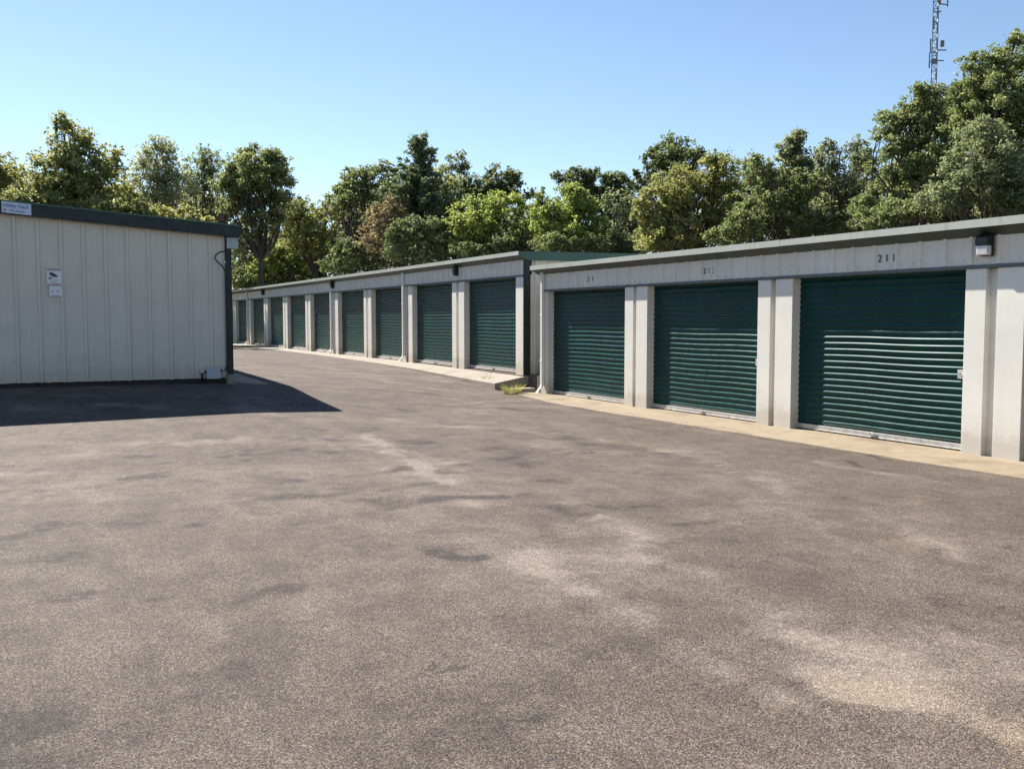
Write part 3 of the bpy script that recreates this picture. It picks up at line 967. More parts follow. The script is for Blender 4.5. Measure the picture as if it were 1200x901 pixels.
text_mesh('24 HOUR\nVIDEO', 0.034, (cx, yf - 0.0075, zc - 0.072), sgn_face, SG, 'lettering', e, 0.001)
text_mesh('SURVEILLANCE', 0.028, (cx, yf - 0.010, zc - 0.134), sgn_face, SG, 'lettering', e, 0.001)
zc2 = 2.06
e = empty('notice_sign', (cx + 0.012, yf, zc2 - 0.1), 'small white notice directly below the camera sign on left wall', 'sign')
m = MB(); m.box(cx - 0.088, cx + 0.112, yf - 0.006, yf, zc2 - 0.085, zc2 + 0.083); m.build('sign_plate', SW, e)
m = MB(); m.box(cx - 0.06, cx - 0.015, yf - 0.009, yf - 0.0065, zc2 - 0.012, zc2 + 0.002); m.box(cx + 0.03, cx + 0.07, yf - 0.009, yf - 0.0065, zc2 - 0.01, zc2 + 0.01); m.box(cx - 0.06, cx - 0.05, yf - 0.009, yf - 0.0065, zc2 + 0.022, zc2 + 0.03)
m.box(cx - 0.07, cx + 0.09, yf - 0.009, yf - 0.0065, zc2 - 0.075, zc2 - 0.066)
m.build('printed_marks', SG, e)
# fascia sign
fx0, fx1 = -0.215, 0.235
yf2 = YL - 0.178
a0, a1 = roof_z(fx0), roof_z(fx1)
sz = a0 - 0.10
ang = math.atan(SLOPE) * 1.0
e = empty('fascia_sign', ((fx0 + fx1) / 2, yf2, sz - 0.1), 'small pale blue company sign on the dark green trim at the left edge', 'sign')
m = MB()
m.prism([(fx0, a0 - 0.20), (fx1, a1 - 0.205), (fx1, a1 - 0.015), (fx0, a0 - 0.01)], (yf2 - 0.006, yf2), 'y')
m.build('sign_plate', SBL, e)
text_mesh('Utility Vault', 0.082, ((fx0 + fx1) / 2 - 0.01, yf2 - 0.008, (a0 + a1) / 2 - 0.072), (R(90), 0, 0), SB, 'lettering', e, 0.002).rotation_euler = (R(90), ang, 0)
text_mesh('Mini Storage', 0.045, ((fx0 + fx1) / 2 + 0.01, yf2 - 0.008, (a0 + a1) / 2 - 0.155), (R(90), 0, 0), SB, 'lettering', e, 0.002).rotation_euler = (R(90), ang, 0)
m = MB(); m.box(fx0 + 0.03, fx0 + 0.065, yf2 - 0.009, yf2 - 0.0065, a0 - 0.175, a0 - 0.135); m.build('emblem', SR, e)

# ------------------------------------------------------------------ gap between the two right-hand buildings
m = MB()
m.box(9.72, 10.22, 18.98, 19.28, -0.12, 0.045)
o = m.build('splash_block', M['apron_grey'], bevel=0.02)
finish(o, 'concrete splash block on the ground beside the downspout of the nearer building', 'block')
m = MB(); m.box(10.42, 11.4, 18.90, 19.72, -0.3, 0.30); m.box(11.4, 18, 18.90, 19.72, -0.3, 0.1)
o = m.build('soil', M['found']); finish(o, kind='structure')


def weed(name, c, rad, h, n, seed, label, lean=0.5):
    r = random.Random(seed)
    e = empty(name, c, label, 'weeds')
    m = MB(); c = Vector(c)
    for _ in range(n):
        a = r.uniform(0, 6.283); q = rad * math.sqrt(r.random()) * 0.55
        p = c + Vector((math.cos(a) * q, math.sin(a) * q, -0.01))
        d = Vector((math.cos(a) * lean + r.uniform(-.3, .3), math.sin(a) * lean + r.uniform(-.3, .3), 1)).normalized()
        L = h * r.uniform(0.45, 1.1); wv = d.orthogonal().normalized() * r.uniform(0.004, 0.010)
        tip = p + d * L + Vector((d.x, d.y, -0.35)) * L * 0.35
        mid = p + d * L * 0.6
        m.add([p - wv, p + wv, mid + wv * 1.1, mid - wv * 1.1, tip], [(0, 1, 2, 3), (3, 2, 4)])
    m.build('blades', LEAF['straw'], e, recalc=False)
    m = MB()
    for _ in range(max(3, n // 60)):
        a = r.uniform(0, 6.283)
        m.tube([c + Vector((0, 0, -0.02)), c + Vector((math.cos(a) * .3 * rad, math.sin(a) * .3 * rad, h * .5)), c + Vector((math.cos(a) * rad * .6, math.sin(a) * rad * .6, h * 1.0))], [0.006, 0.005, 0.003], 5)
    m.build('stem', LEAF['straw'], e)
    return e


gx_, gy_ = ground_pt(600, 461)
weed('weed_clump', (gx_, gy_, float(gz(gx_, gy_))), 0.34, 0.30, 150, 2, 'bushy yellow-green weed clump growing at the slab corner between the buildings', 0.5)
gx_, gy_ = ground_pt(571, 451)
weed('weed_clump', (gx_, gy_, float(gz(gx_, gy_)) + 0.02), 0.16, 0.28, 60, 4, 'small thin weed sprig left of the bushier clump at the slab edge', 0.3)
gx_, gy_ = ground_pt(612, 456)
weed('weed_clump', (gx_ + 0.15, gy_ + 0.1, float(gz(gx_, gy_))), 0.25, 0.16, 140, 9, 'low dry weeds trailing right towards the splash block', 0.9)

# ------------------------------------------------------------------ radio mast
d = 170
b = at(1087, d)
hm, w0 = 72.0, 0.52
e = empty('radio_mast', (b.x, b.y, -0.5), 'tall thin steel lattice radio mast rising behind the trees at upper right', 'mast')
m = MB()
cor = [(w0 * math.cos(a), w0 * math.sin(a)) for a in (R(20), R(140), R(260))]
for (cx_, cy_) in cor: m.tube([(b.x + cx_, b.y + cy_, -0.5), (b.x + cx_, b.y + cy_, hm)], 0.075, 6)
z = 0.0; k = 0
while z < hm - 1.3:
    for i in range(3):
        p, q = cor[i], cor[(i + 1) % 3]
        m.tube([(b.x + p[0], b.y + p[1], z), (b.x + q[0], b.y + q[1], z)], 0.04, 4)
        if k % 2: p, q = q, p
        m.tube([(b.x + p[0], b.y + p[1], z), (b.x + q[0], b.y + q[1], z + 1.3)], 0.04, 4)
    z += 1.3; k += 1
m.build('lattice', M['mast'], e)


def mz(py): return CAM_Z + (374.4 - py) * d / FPX
def mx(px, py=40): return at(px, d, py)


def rod(x0, y0, x1, y1, r, name='antenna', mat='mast'):
    m = MB(); a = at(x0, d, y0); c = at(x1, d, y1); m.tube([a, c], r, 6); return m.build(name, M[mat], e)


for x0, y0, x1, y1 in ((1090.5, 46, 1090.5, 62), (1089.6, 62, 1088.8, 80), (1094.2, 20, 1094.2, 35), (1110.5, 0, 1110.5, 8), (1101.5, -30, 1101.5, 6)):
    rod(x0, y0, x1, y1, 0.13)
for x0, y0, x1, y1 in ((1091, 61.5, 1098, 61.5), (1094, 14.5, 1103, 14), (1092, 71, 1106, 71.5), (1094, 27, 1098, 27), (1101, 5, 1111, 6), (1098, 59, 1109, 59)):
    rod(x0, y0, x1, y1, 0.11, 'bracket')
rod(1101.5, -8, 1101.5, 5, 0.2, 'painted_section', 'mast_red')
m = MB(); c = mx(1095.5); c.z = mz(80)
tv = Vector((-FW[0], -FW[1], 0)) + Vector((-RT[0], -RT[1], 0)) * .5
tv.normalize()
ring = [(0.0, 1.25), (0.35, 1.15), (0.75, 0.8), (1.0, 0.15)]
m.tube([c + tv * 0.8, c + tv * 0.5, c + tv * 0.2, c], [0.5, 0.47, 0.35, 0.1], 16)
m.build('dish', M['mast'], e)
m = MB(); c = mx(1104.5); c.z = mz(59)
m.tube([c + Vector((0, 0, -.5)), c + Vector((0, 0, .5))], 0.35, 8); m.build('panel_antenna', M['mast'], e)


# ------------------------------------------------------------------ trees
def leaf_cloud(rs, centers, radii, counts, size):
    """rhombic leaves scattered through clumps; returns vertices, faces"""
    pos = []
    for c, r, n in zip(centers, radii, counts):
        g = rs.normal(size=(n, 3)); g /= np.linalg.norm(g, axis=1, keepdims=True) + 1e-9
        rad = np.abs(rs.normal(size=n)) * 0.30 + 0.55 * rs.rand(n)
        p = g * rad[:, None] * np.array([r, r, r * 0.72]) + c
        pos.append(p)
    P = np.concatenate(pos); n = len(P)
    nrm = rs.normal(size=(n, 3)); nrm[:, 2] = np.abs(nrm[:, 2]) + 0.35
    nrm /= np.linalg.norm(nrm, axis=1, keepdims=True)
    t = rs.normal(size=(n, 3)); t -= nrm * np.sum(t * nrm, 1, keepdims=True); t /= np.linalg.norm(t, axis=1, keepdims=True)
    bt = np.cross(nrm, t)
    s = size * (0.55 + 0.9 * rs.rand(n))[:, None]
    V = np.empty((n, 4, 3))
    V[:, 0] = P - t * s * 0.62
    V[:, 1] = P + bt * s * 0.36 + nrm * s * 0.10 - t * s * 0.08
    V[:, 2] = P + t * s * 0.62
    V[:, 3] = P - bt * s * 0.36 + nrm * s * 0.10 - t * s * 0.08
    return V.reshape(-1, 3)


def quads_object(name, V, mat, parent):
    V = V - np.array(wloc(parent))
    n = len(V)
    me = bpy.data.meshes.new(name)
    me.vertices.add(n); me.vertices.foreach_set('co', V.astype(np.float32).ravel())
    me.loops.add(n); me.loops.foreach_set('vertex_index', np.arange(n, dtype=np.int32))
    me.polygons.add(n // 4); me.polygons.foreach_set('loop_start', np.arange(0, n, 4, dtype=np.int32)); me.polygons.foreach_set('loop_total', np.full(n // 4, 4, dtype=np.int32))
    me.update(calc_edges=True)
    me.materials.append(mat)
    o = bpy.data.objects.new(name, me); COL.objects.link(o)
    if parent is not None: o.parent = parent
    return o


def limb(m, rs, a, b, r0, r1, bend=0.12, n=6, seg=6):
    a, b = np.array(a, float), np.array(b, float)
    L = np.linalg.norm(b - a)
    off = rs.normal(size=3) * bend * L; off[2] = abs(off[2]) * 0.4
    pts = []
    for i in range(n + 1):
        t = i / n
        pts.append(a * (1 - t) + b * t + off * (4 * t * (1 - t)) * 0.5 + rs.normal(size=3) * 0.015 * L * (0 < i < n))
    m.tube([tuple(p) for p in pts], [r0 * (1 - i / n) + r1 * (i / n) for i in range(n + 1)], seg, cap=False)
    return pts


def tree(name, label, cat, d, base_px, lobes, leaf, size=None, dens=1.0, clump=0.42, trunk_r=0.2, seed=0, group=None, kind='round', base_z=None, twigs=1.0):
    """lobes: crown masses as (column, row, half width, half height[, density, depth shift m])"""
    rs = np.random.RandomState(seed + 100)
    base = at(base_px, d); base.z = float(gz(base.x, base.y)) - 0.15 if base_z is None else base_z
    e = empty(name, tuple(base), label, cat, group)
    size = (size or 0.0030 * d + 0.015) * 0.64
    s = d / FPX
    C, Rr, Nn = [], [], []
    lobec = []
    full = []
    for lb_ in lobes:
        full.append(lb_)
        px, py, rx, ry = lb_[:4]
        for _ in range(4):
            a = rs.uniform(-0.3, math.pi + 0.3); k = rs.uniform(0.28, 0.5)
            full.append((px + math.cos(a) * rx * rs.uniform(.75, 1.0), py - math.sin(a) * ry * rs.uniform(.75, 1.0), rx * k, ry * k * rs.uniform(.8, 1.3), (lb_[4] if len(lb_) > 4 else 1.0) * rs.uniform(.7, 1.0)))
    for li, lb_ in enumerate(full):
        px, py, rx, ry = lb_[:4]
        dn = (lb_[4] if len(lb_) > 4 else 1.0) * dens
        dd = d + (lb_[5] if len(lb_) > 5 else rs.uniform(-1, 1) * rx * s * 0.6)
        c = np.array(at(px, dd, py)); RX = rx * s * 1.05; RZ_ = ry * s * 1.02
        lobec.append((c, RX, RZ_))
        cr = clump * (0.5 + 0.5 * min(RX, RZ_) / 1.6)
        cr = min(cr, min(RX, RZ_) * 0.55)
        vol = RX * RX * RZ_ * 4.19
        nc = int(max(6, 0.95 * vol / (cr ** 3 * 4.19)))
        nc = min(nc, 260)
        for _ in range(nc):
            g = rs.normal(size=3); g /= np.linalg.norm(g)
            q = rs.rand() ** 0.42
            p = c + g * q * np.array([RX - cr * .2, RX - cr * .2, RZ_ - cr * .1])
            r_ = cr * rs.uniform(0.55, 1.35)
            C.append(p); Rr.append(r_)
            la = size * size * 0.45
            Nn.append(int(max(6, dn * 2.6 * math.pi * r_ * r_ / la * 0.5)))
        if li < len(lobes):
            vr = min(RX, RZ_)
            C.append(c.copy()); Rr.append(vr * 1.25); Nn.append(int(dn * 0.8 * math.pi * RX * RZ_ / (size * size * .45)))
            for _ in range(14):
                g = rs.normal(size=3); g /= np.linalg.norm(g); g[2] = g[2] * .8 + .15
                C.append(c + g * np.array([RX, RX, RZ_]) * rs.uniform(.75, 1.22)); q_ = cr * rs.uniform(.45, 1.25); Rr.append(q_)
                Nn.append(int(dn * .5 * math.pi * q_ * q_ / (size * size * .45)))
        # stray sprays that break the outline
        for _ in range(int(nc * 0.35) + 3):
            g = rs.normal(size=3); g /= np.linalg.norm(g); g[2] = abs(g[2]) * (1 if rs.rand() < 0.7 else -1)
            p = c + g * np.array([RX, RX, RZ_]) * rs.uniform(0.92, 1.13)
            r_ = cr * rs.uniform(0.2, 0.5)
            C.append(p); Rr.append(r_); Nn.append(int(max(5, dn * 1.3 * math.pi * r_ * r_ / (size * size * .45) * 0.5)))
    V = leaf_cloud(rs, C, Rr, Nn, size)
    m = MB()
    zt = max(c[2] + rz * 0.3 for c, _, rz in lobec)
    cm = np.mean([c for c, _, _ in lobec], 0)
    fork = np.array([base.x * 0.6 + cm[0] * 0.4, base.y * 0.6 + cm[1] * 0.4, base.z + (cm[2] - base.z) * 0.55])
    pts = limb(m, rs, tuple(base), fork, trunk_r * .8, trunk_r * 0.5, 0.05, 7, 9)
    for c, rx, rz in lobec:
        j = fork if c[2] > fork[2] else np.array(pts[4])
        lp = limb(m, rs, j, c + np.array([0, 0, -rz * 0.1]), trunk_r * (0.36 if rx > .9 else .14), trunk_r * 0.07, 0.16, 6, 6)
        ci = [i for i in range(len(C)) if np.linalg.norm((C[i] - c) / np.array([rx, rx, rz])) < 1.15]
        rs.shuffle(ci)
        for i in ci[:int((5 if rx > 0.9 else 2) * twigs)]:
            limb(m, rs, lp[rs.randint(3, 6)], C[i], trunk_r * 0.09, 0.008, 0.14, 4, 4)
    m.build('trunk', M['bark'], e, smooth=True, recalc=False)
    quads_object('crown', V, LEAF[leaf], e)
    return e


def conifer(name, label, d, px, top, bot, half, leaf, seed, group=None, size=None, ragged=0.3):
    rs = np.random.RandomState(seed + 500)
    s = d / FPX
    base = at(px, d); base.z = float(gz(base.x, base.y)) - 0.15
    e = empty(name, tuple(base), label, 'tree', group)
    ztop = at(px, d, top).z; zbot = at(px, d, bot).z; W = half * s
    size = size or 0.0022 * d + 0.015
    C, Rr, Nn = [], [], []
    m = MB()
    m.tube([tuple(base), (base.x + .1, base.y, zbot), (base.x, base.y, ztop - 0.2)], [0.2, 0.16, 0.02], 8)
    z = zbot
    while z < ztop:
        f = (ztop - z) / (ztop - zbot)
        rr_ = W * (0.10 + 0.9 * f ** 0.8)
        nb = int(5 + 6 * f)
        for k in range(nb):
            a = rs.uniform(0, 6.283); L = rr_ * rs.uniform(1 - ragged, 1 + ragged * 0.55)
            tip = np.array([base.x + math.cos(a) * L, base.y + math.sin(a) * L, z + L * rs.uniform(0.15, 0.5)])
            root = np.array([base.x, base.y, z])
            limb(m, rs, root, tip, 0.035, 0.008, 0.08, 3, 4)
            nn = max(2, int(L / 0.28))
            for q in range(nn):
                t = (q + 0.7) / nn
                C.append(root * (1 - t) + tip * t + rs.normal(size=3) * 0.06); r_ = 0.17 + 0.16 * rs.rand() + 0.08 * (1 - t)
                Rr.append(r_); Nn.append(int(1.2 * math.pi * r_ * r_ / (size * size * 0.45)))
        z += 0.27
    for q in range(5):
        C.append(np.array([base.x, base.y, ztop - 0.16 * q])); Rr.append(0.10 + 0.03 * q); Nn.append(30)
    V = leaf_cloud(rs, C, Rr, Nn, size)
    m.build('trunk', M['bark'], e, smooth=True, recalc=False)
    quads_object('crown', V, LEAF[leaf], e)
    return e


G = 'trees beyond the storage buildings'
DT = 'deciduous_tree'
# left group, beyond the left building
tree(DT, 'yellow-green tree cut by the left edge of the photo, above the fascia sign', 'tree', 47, 0, [(-12, 232, 36, 45), (4, 205, 14, 18, .6), (-30, 200, 30, 30)], 'yellow', seed=1, group=G)
tree(DT, 'tall sparse yellow-green tree with a ragged pointed top, above the left building', 'tree', 44, 82,
     [(80, 172, 24, 32, .75), (60, 215, 32, 34, .8), (98, 218, 40, 38, .95), (128, 205, 24, 30, .75), (30, 215, 20, 26, .35), (75, 245, 60, 26, 1.0), (120, 245, 35, 25, 1.0), (74, 150, 11, 12, .7)], 'yellow', dens=.75, clump=.36, seed=2, group=G, size=.17)
tree(DT, 'pale grey-green airy tree behind the left roof, just right of the tallest ragged tree', 'tree', 52, 188,
     [(186, 198, 26, 30, .7), (175, 230, 28, 30, .8), (205, 222, 26, 32, .75), (190, 180, 16, 14, .6)], 'pale', dens=.7, clump=.36, seed=3, group=G, size=.15)
tree(DT, 'thin see-through tree with pale leaves, between the airy tree and the dense rounded one', 'tree', 54, 238,
     [(232, 205, 20, 26, .6), (255, 202, 22, 24, .55), (240, 235, 26, 22, .5), (225, 225, 18, 20, .7)], 'mid', dens=.6, clump=.34, seed=4, group=G, size=.15)
tree(DT, 'dense rounded green tree with leaning dark trunk, just right of the left building', 'tree', 50, 308,
     [(300, 205, 34, 30, 1.1), (285, 228, 30, 28, 1.1), (318, 225, 26, 26, 1.0), (276, 245, 20, 16, .8), (298, 258, 26, 20, .6), (318, 262, 18, 16, .6), (335, 240, 20, 15, .9), (305, 185, 18, 14, .9), (322, 195, 14, 16, .7), (290, 275, 20, 14, .5)], 'mid', clump=.45, seed=5, trunk_r=.24, group=G)
tree(DT, 'low sprawling tree with bent bare branches, over the far end of the middle building roof', 'tree', 58, 372,
     [(352, 252, 24, 18, .8), (378, 262, 24, 18, .6), (360, 285, 26, 18, .8), (335, 272, 20, 18, .7), (395, 245, 18, 14, .5)], 'yellow', dens=.8, seed=6, group=G, trunk_r=.2)
tree(DT, 'silvery pale shrub-like tree in the gap beside the dark corner post', 'tree', 62, 290,
     [(288, 285, 16, 26, .8), (275, 300, 14, 26, .9), (305, 300, 18, 22, .8), (290, 318, 26, 14, 1)], 'pale', dens=.75, seed=7, group=G, trunk_r=.12)
tree(DT, 'bright yellow-green bushy tree low behind the far end of the middle building roof', 'tree', 59, 330,
     [(322, 298, 22, 20, 1), (345, 302, 24, 18, 1), (310, 315, 18, 12, 1), (370, 300, 18, 20, .9)], 'lime', seed=8, group=G, trunk_r=.12)
tree(DT, 'medium green tree with a slim bare lower trunk, left of the pointed dark cedar', 'tree', 56, 408,
     [(418, 218, 22, 18, .9), (405, 235, 22, 16, .8), (440, 214, 18, 18, .75), (452, 206, 14, 14, .7), (400, 225, 10, 10, .5), (430, 240, 20, 14, .6)], 'mid', seed=9, group=G, trunk_r=.22)
conifer('cedar_tree', 'pointed dark cedar standing tallest in the middle of the treeline', 52, 491, 163, 275, 54, 'cedar', 10, G, ragged=.4)
tree(DT, 'russet-brown leafed small tree under the left side of the dark cedar', 'tree', 50, 452, [(448, 262, 20, 22, .8), (462, 248, 16, 16, .7), (440, 280, 18, 18, .8), (455, 290, 16, 14, .7)], 'brown', seed=11, group=G, trunk_r=.1, dens=.8)
tree(DT, 'thin slender tree with a tiny open crown, just right of the dark cedar', 'tree', 60, 536, [(536, 192, 12, 14, .55), (533, 206, 14, 12, .5), (545, 202, 8, 9, .4), (530, 218, 10, 8, .5)], 'grey', dens=.6, seed=12, clump=.3, group=G, trunk_r=.1)
tree(DT, 'olive tree with brownish tips directly against the right side of the cedar', 'tree', 54, 522, [(522, 222, 16, 24, .9), (510, 250, 22, 24, 1), (528, 250, 18, 24, 1), (518, 280, 24, 22, 1)], 'yellow', seed=13, group=G, trunk_r=.14)
tree(DT, 'dark green tree with a domed peak behind the two lime-green trees', 'tree', 58, 572, [(585, 212, 18, 18, 1.1), (560, 222, 20, 16, 1.1), (600, 222, 15, 14, 1), (575, 238, 34, 18, 1.1), (622, 236, 14, 12, 1), (548, 232, 12, 14, 1)], 'dark', seed=14, group=G)
tree(DT, 'lime-green rounded bushy tree left of centre behind the middle building, with ochre tinge', 'tree', 48, 575,
     [(560, 258, 26, 22, 1), (590, 246, 24, 20, 1), (578, 275, 38, 24, 1.05), (615, 262, 20, 20, 1), (548, 285, 20, 20, 1)], 'lime', seed=15, group=G, trunk_r=.16)
tree(DT, 'brightest lime-green tree behind the near corner of the middle building', 'tree', 45, 665,
     [(666, 242, 26, 24, 1), (645, 262, 24, 26, 1), (685, 252, 18, 24, 1), (668, 275, 34, 22, 1), (636, 240, 7, 16, .8), (700, 268, 12, 22, .9)], 'lime', seed=16, group=G, trunk_r=.16)
tree(DT, 'dark blue-green tree behind the brightest lime tree, flat topped', 'tree', 56, 700, [(672, 210, 20, 12, 1.1), (705, 214, 20, 16, 1.1), (690, 232, 30, 18, 1), (730, 220, 16, 14, .9), (712, 240, 20, 22, .9)], 'dark', seed=17, group=G)
tree(DT, 'half-bare grey tree with dark gaps, between the lime tree and the big ochre tree', 'tree', 50, 722, [(720, 240, 12, 18, .5), (726, 270, 20, 20, .55), (712, 286, 14, 14, .6), (735, 250, 12, 22, .6)], 'grey', dens=.6, seed=18, group=G, trunk_r=.15, twigs=2.5)
tree(DT, 'olive tree with a bristly domed top standing behind the big ochre tree', 'tree', 44, 790, [(790, 184, 26, 20, 1), (772, 192, 18, 16, 1), (808, 186, 16, 20, 1), (750, 212, 10, 12, .9), (790, 210, 34, 20, 1)], 'dark', seed=19, group=G, size=.15)
tree('ochre_tree', 'big broad ochre-green tree behind the left half of the nearer building roof', 'tree', 38, 800,
     [(845, 206, 24, 22, 1), (800, 225, 42, 26, 1), (770, 245, 28, 28, 1), (840, 240, 36, 28, 1), (805, 262, 48, 26, 1.05), (752, 265, 16, 24, .95), (860, 258, 24, 26, 1), (780, 285, 40, 16, 1)], 'yellow', seed=20, group=G, trunk_r=.26)
conifer('cedar_tree', 'blue-green pointed cedar right of the big ochre tree', 38, 928, 158, 258, 50, 'grey', 21, G, ragged=.35)
tree(DT, 'dull green bushy tree in front of the right-hand cedar, behind the nearer building roof', 'tree', 35, 905,
     [(890, 205, 18, 20, .9), (905, 232, 34, 24, 1), (940, 225, 22, 26, 1), (885, 258, 24, 22, 1), (925, 258, 34, 20, 1)], 'mid', seed=22, group=G, trunk_r=.15)
tree(DT, 'twin-topped grey-green tree with sky showing through, left of the tall wood at right', 'tree', 36, 985,
     [(972, 184, 16, 16, .85), (1002, 182, 16, 17, .85), (975, 212, 22, 20, .7), (1008, 214, 16, 20, .6), (990, 245, 32, 22, .9), (960, 250, 20, 20, 1)], 'grey', dens=.85, seed=23, group=G, trunk_r=.16)
tree(DT, 'tall green tree under the radio mast, its left side stepping down to the grey-green tree', 'tree', 32, 1062,
     [(1088, 118, 24, 17, 1), (1050, 144, 22, 18, 1), (1082, 152, 40, 26, 1), (1042, 175, 26, 22, .95), (1075, 192, 46, 26, 1), (1035, 215, 30, 24, 1), (1085, 222, 40, 24, 1), (1030, 245, 30, 16, 1)], 'mid', seed=24, group=G, trunk_r=.26)
tree(DT, 'tallest dark green tree filling the upper right corner of the photo', 'tree', 30, 1168,
     [(1192, 72, 26, 30, 1.05), (1150, 88, 26, 22, 1), (1175, 112, 44, 28, 1.05), (1135, 120, 24, 22, 1), (1200, 140, 36, 34, 1), (1155, 150, 40, 28, 1), (1230, 90, 40, 50, 1), (1220, 160, 40, 40, .9)], 'mid', seed=25, group=G, trunk_r=.3)
tree(DT, 'sunlit pale green tree in front of the tallest tree, above the wall light', 'tree', 26.5, 1150,
     [(1150, 175, 36, 28, 1), (1178, 195, 34, 28, 1), (1125, 205, 28, 24, 1), (1150, 225, 46, 24, 1), (1195, 228, 36, 24, 1), (1105, 235, 26, 18, 1), (1225, 200, 34, 40, 1)], 'grey', seed=26, group=G, trunk_r=.18)
# understorey shrubs along the foot of the wood
GS = 'understorey bushes behind the buildings'
def bush(label, d, px, lobes, leaf, seed, dens=1.0):
    return tree('bush', label, 'bush', d, px, lobes, leaf, seed=seed, trunk_r=.07, group=GS, dens=dens, clump=.36)
bush('dark bush behind the far end of the middle building, beside the silvery tree', 60, 318, [(312, 326, 26, 10), (285, 330, 18, 12), (340, 318, 24, 10)], 'dark', 40)
bush('shadowy bush under the russet tree, touching the middle building roof', 53, 425, [(412, 296, 18, 18), (435, 300, 20, 14), (395, 310, 20, 12)], 'dark', 41)
bush('dark glossy bush at the foot of the dark cedar', 48, 490, [(478, 275, 20, 20), (500, 272, 22, 20), (470, 295, 20, 14), (498, 294, 24, 14)], 'dark', 42)
bush('deep green bush in front of the left lime-green tree', 46, 590, [(598, 284, 20, 14), (575, 294, 22, 10), (622, 288, 18, 12), (545, 296, 18, 10)], 'dark', 43)
bush('yellowish bush beside the near corner of the middle building roof', 43, 650, [(645, 288, 22, 12), (672, 290, 20, 10), (700, 288, 16, 12)], 'mid', 44)
bush('dark bush at the foot of the half-bare grey tree', 44, 725, [(728, 290, 18, 14), (708, 292, 12, 10), (745, 290, 10, 14)], 'dark', 45)
bush('green bush at the foot of the big ochre tree, right side', 34, 868, [(868, 266, 20, 16), (850, 278, 20, 12), (885, 272, 16, 14)], 'mid', 46)
bush('dark bush behind the roof between the right-hand cedar and twin-topped tree', 34, 965, [(960, 262, 18, 18), (985, 264, 20, 14), (940, 268, 16, 12)], 'dark', 47)
bush('leafy green bush behind the roof below the radio mast', 29, 1055, [(1050, 250, 26, 16), (1085, 246, 24, 16), (1020, 258, 20, 14)], 'mid', 48)
bush('dark bush at the right edge of the photo just above the roof', 26, 1195, [(1190, 238, 20, 18), (1215, 225, 24, 26)], 'dark', 49)
bush('yellow-green bush above the left roof at the foot of the ragged tree', 42, 140, [(130, 250, 26, 20), (160, 255, 22, 18), (100, 255, 30, 18)], 'yellow', 50)
bush('olive bush above the left roof under the airy pale tree', 46, 200, [(195, 256, 26, 14), (225, 258, 20, 14)], 'yellow', 51)
bush('green bush above the left roof beside the fascia sign', 42, 40, [(45, 245, 26, 16), (15, 245, 24, 20), (70, 250, 20, 14)], 'mid', 52)

GF = 'filler trees deep in the wood'
def filler(label, d, px, lobes, leaf, seed):
    return tree(DT, label, 'tree', d, px, lobes, leaf, seed=seed, trunk_r=.16, group=G, dens=.9)
filler('leafy tree filling the space left of the bent-branched tree, low behind the roof', 64, 345, [(340, 275, 26, 24), (370, 290, 30, 24), (355, 255, 20, 16, .7), (320,325,26,16),(350,318,26,16),(380,312,26,16)], 'mid', 60)
filler('grey-green tree behind the bare-trunked tree and the russet tree', 66, 430, [(420, 250, 26, 24), (455, 240, 24, 26), (400, 275, 26, 24), (440, 275, 30, 24), (410,308,26,18),(440,302,26,18),(470,298,26,18)], 'grey', 61)
filler('yellow-green tree whose side shows left of the dark cedar', 55, 470, [(465, 232, 16, 22), (478, 255, 20, 20), (455, 255, 14, 16)], 'mid', 62)
filler('deep green tree behind the olive tree right of the cedar', 62, 540, [(530, 245, 26, 24), (555, 262, 24, 26), (512, 268, 20, 24), (540, 285, 30, 18), (505,293,26,16),(535,290,26,16),(565,288,26,16)], 'dark', 63)
filler('mid green tree low between the two lime-green trees', 52, 620, [(618, 262, 22, 22), (605, 280, 26, 18), (640, 278, 22, 18), (600,284,26,16),(635,282,26,16),(665,281,26,16)], 'mid', 64)
filler('dark tree filling behind the half-bare grey tree', 58, 735, [(735, 245, 24, 24), (720, 275, 28, 24), (752, 262, 18, 28), (700,283,26,16),(735,284,26,16),(765,280,26,16)], 'cedar', 65)
filler('green tree behind the dull bushy tree and right-hand cedar', 44, 895, [(880, 215, 20, 20), (900, 245, 30, 26), (960, 225, 24, 24), (945, 255, 30, 22), (870, 250, 20, 24), (835,276,26,16),(885,268,26,16),(920,266,26,16),(950,262,26,16)], 'dark', 66)
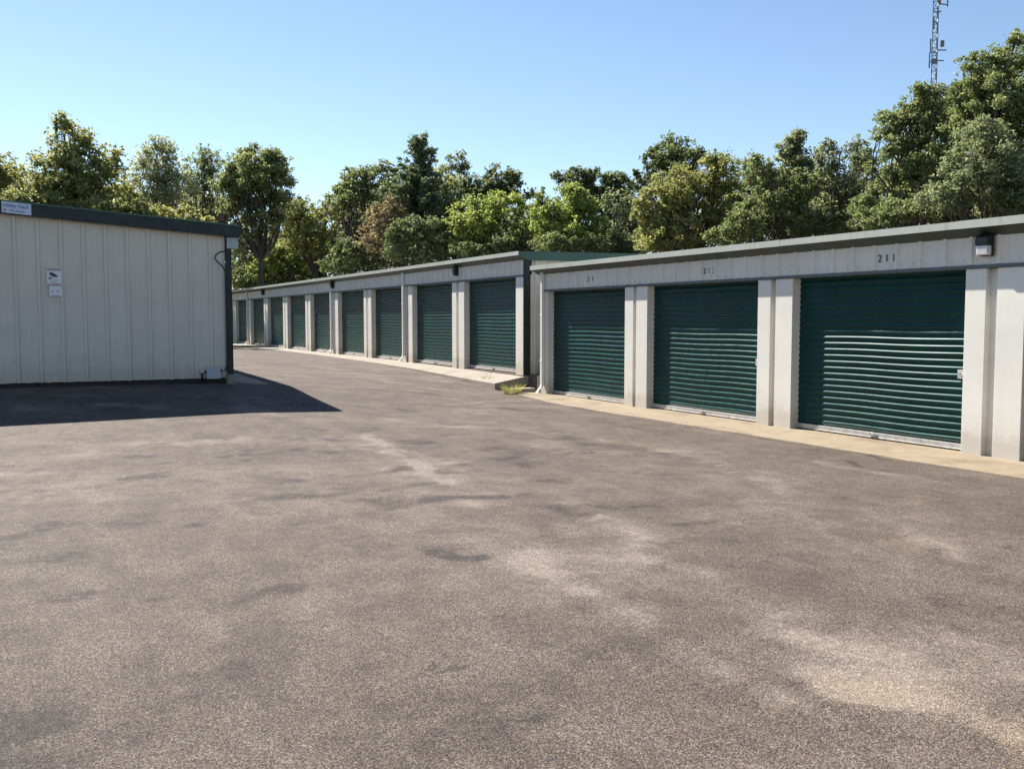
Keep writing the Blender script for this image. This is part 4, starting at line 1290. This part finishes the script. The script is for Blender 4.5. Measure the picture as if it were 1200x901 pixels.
filler('dark green tree behind the twin-topped grey-green tree', 44, 1000, [(1015, 215, 24, 28), (985, 235, 28, 24), (1020, 245, 26, 22), (980,260,24,16),(1015,256,26,16),(1040,253,26,16)], 'dark', 67)
filler('shadowy tree deep behind the sunlit pale tree at right', 36, 1110, [(1115, 150, 34, 34), (1130, 130, 26, 24), (1090, 205, 36, 34), (1165, 130, 30, 30), (1140, 205, 34, 34), (1180, 180, 34, 40), (1120, 235, 50, 24), (1195, 230, 40, 30), (1210, 190, 34, 40), (1075,248,26,16),(1110,246,26,16),(1150,241,30,16),(1200,236,30,16)], 'mid', 68)
filler('ochre-tinged tree low behind the left roof under the ragged tree', 50, 100, [(60, 235, 28, 26), (100, 240, 32, 24), (140, 240, 30, 24), (20,238,26,16),(55,242,26,14),(95,246,26,14),(130,250,26,14)], 'yellow', 69)
filler('pale tree low behind the left roof near its right end', 58, 240, [(215, 245, 26, 22, .8), (250, 250, 26, 20, .8), (180, 245, 26, 22, .8), (165,252,26,14),(200,256,26,14),(235,260,26,14),(265,262,20,14)], 'pale', 70)

# undergrowth seen between the trunks: one mass of foliage nobody could count
rs = np.random.RandomState(77)
C, Rr, Nn = [], [], []
for px in np.arange(-160, 1420, 7.0):
    dd = float(np.interp(px, [-200, 250, 330, 620, 740, 1000, 1400], [60, 66, 72, 66, 56, 47, 40])) + rs.uniform(-2, 2)
    top = float(np.interp(px, [-200, 0, 280, 400, 620, 720, 1000, 1400], [240, 232, 268, 282, 262, 262, 232, 205])) + rs.uniform(-9, 12)
    p = at(px, dd, top)
    z = 0.2
    while z < p.z:
        C.append(np.array([p.x + rs.uniform(-.6, .6), p.y + rs.uniform(-.6, .6), z])); r_ = rs.uniform(.45, .9); Rr.append(r_)
        Nn.append(int(2.0 * math.pi * r_ * r_ / (0.16 ** 2 * .45) * .5)); z += 0.75
V = leaf_cloud(rs, C, Rr, Nn, 0.16)
me = quads_object('undergrowth', V, LEAF['dark'], None)
finish(me, 'mass of dark green undergrowth filling the gaps between the trunks behind the buildings', 'undergrowth', kind='stuff')
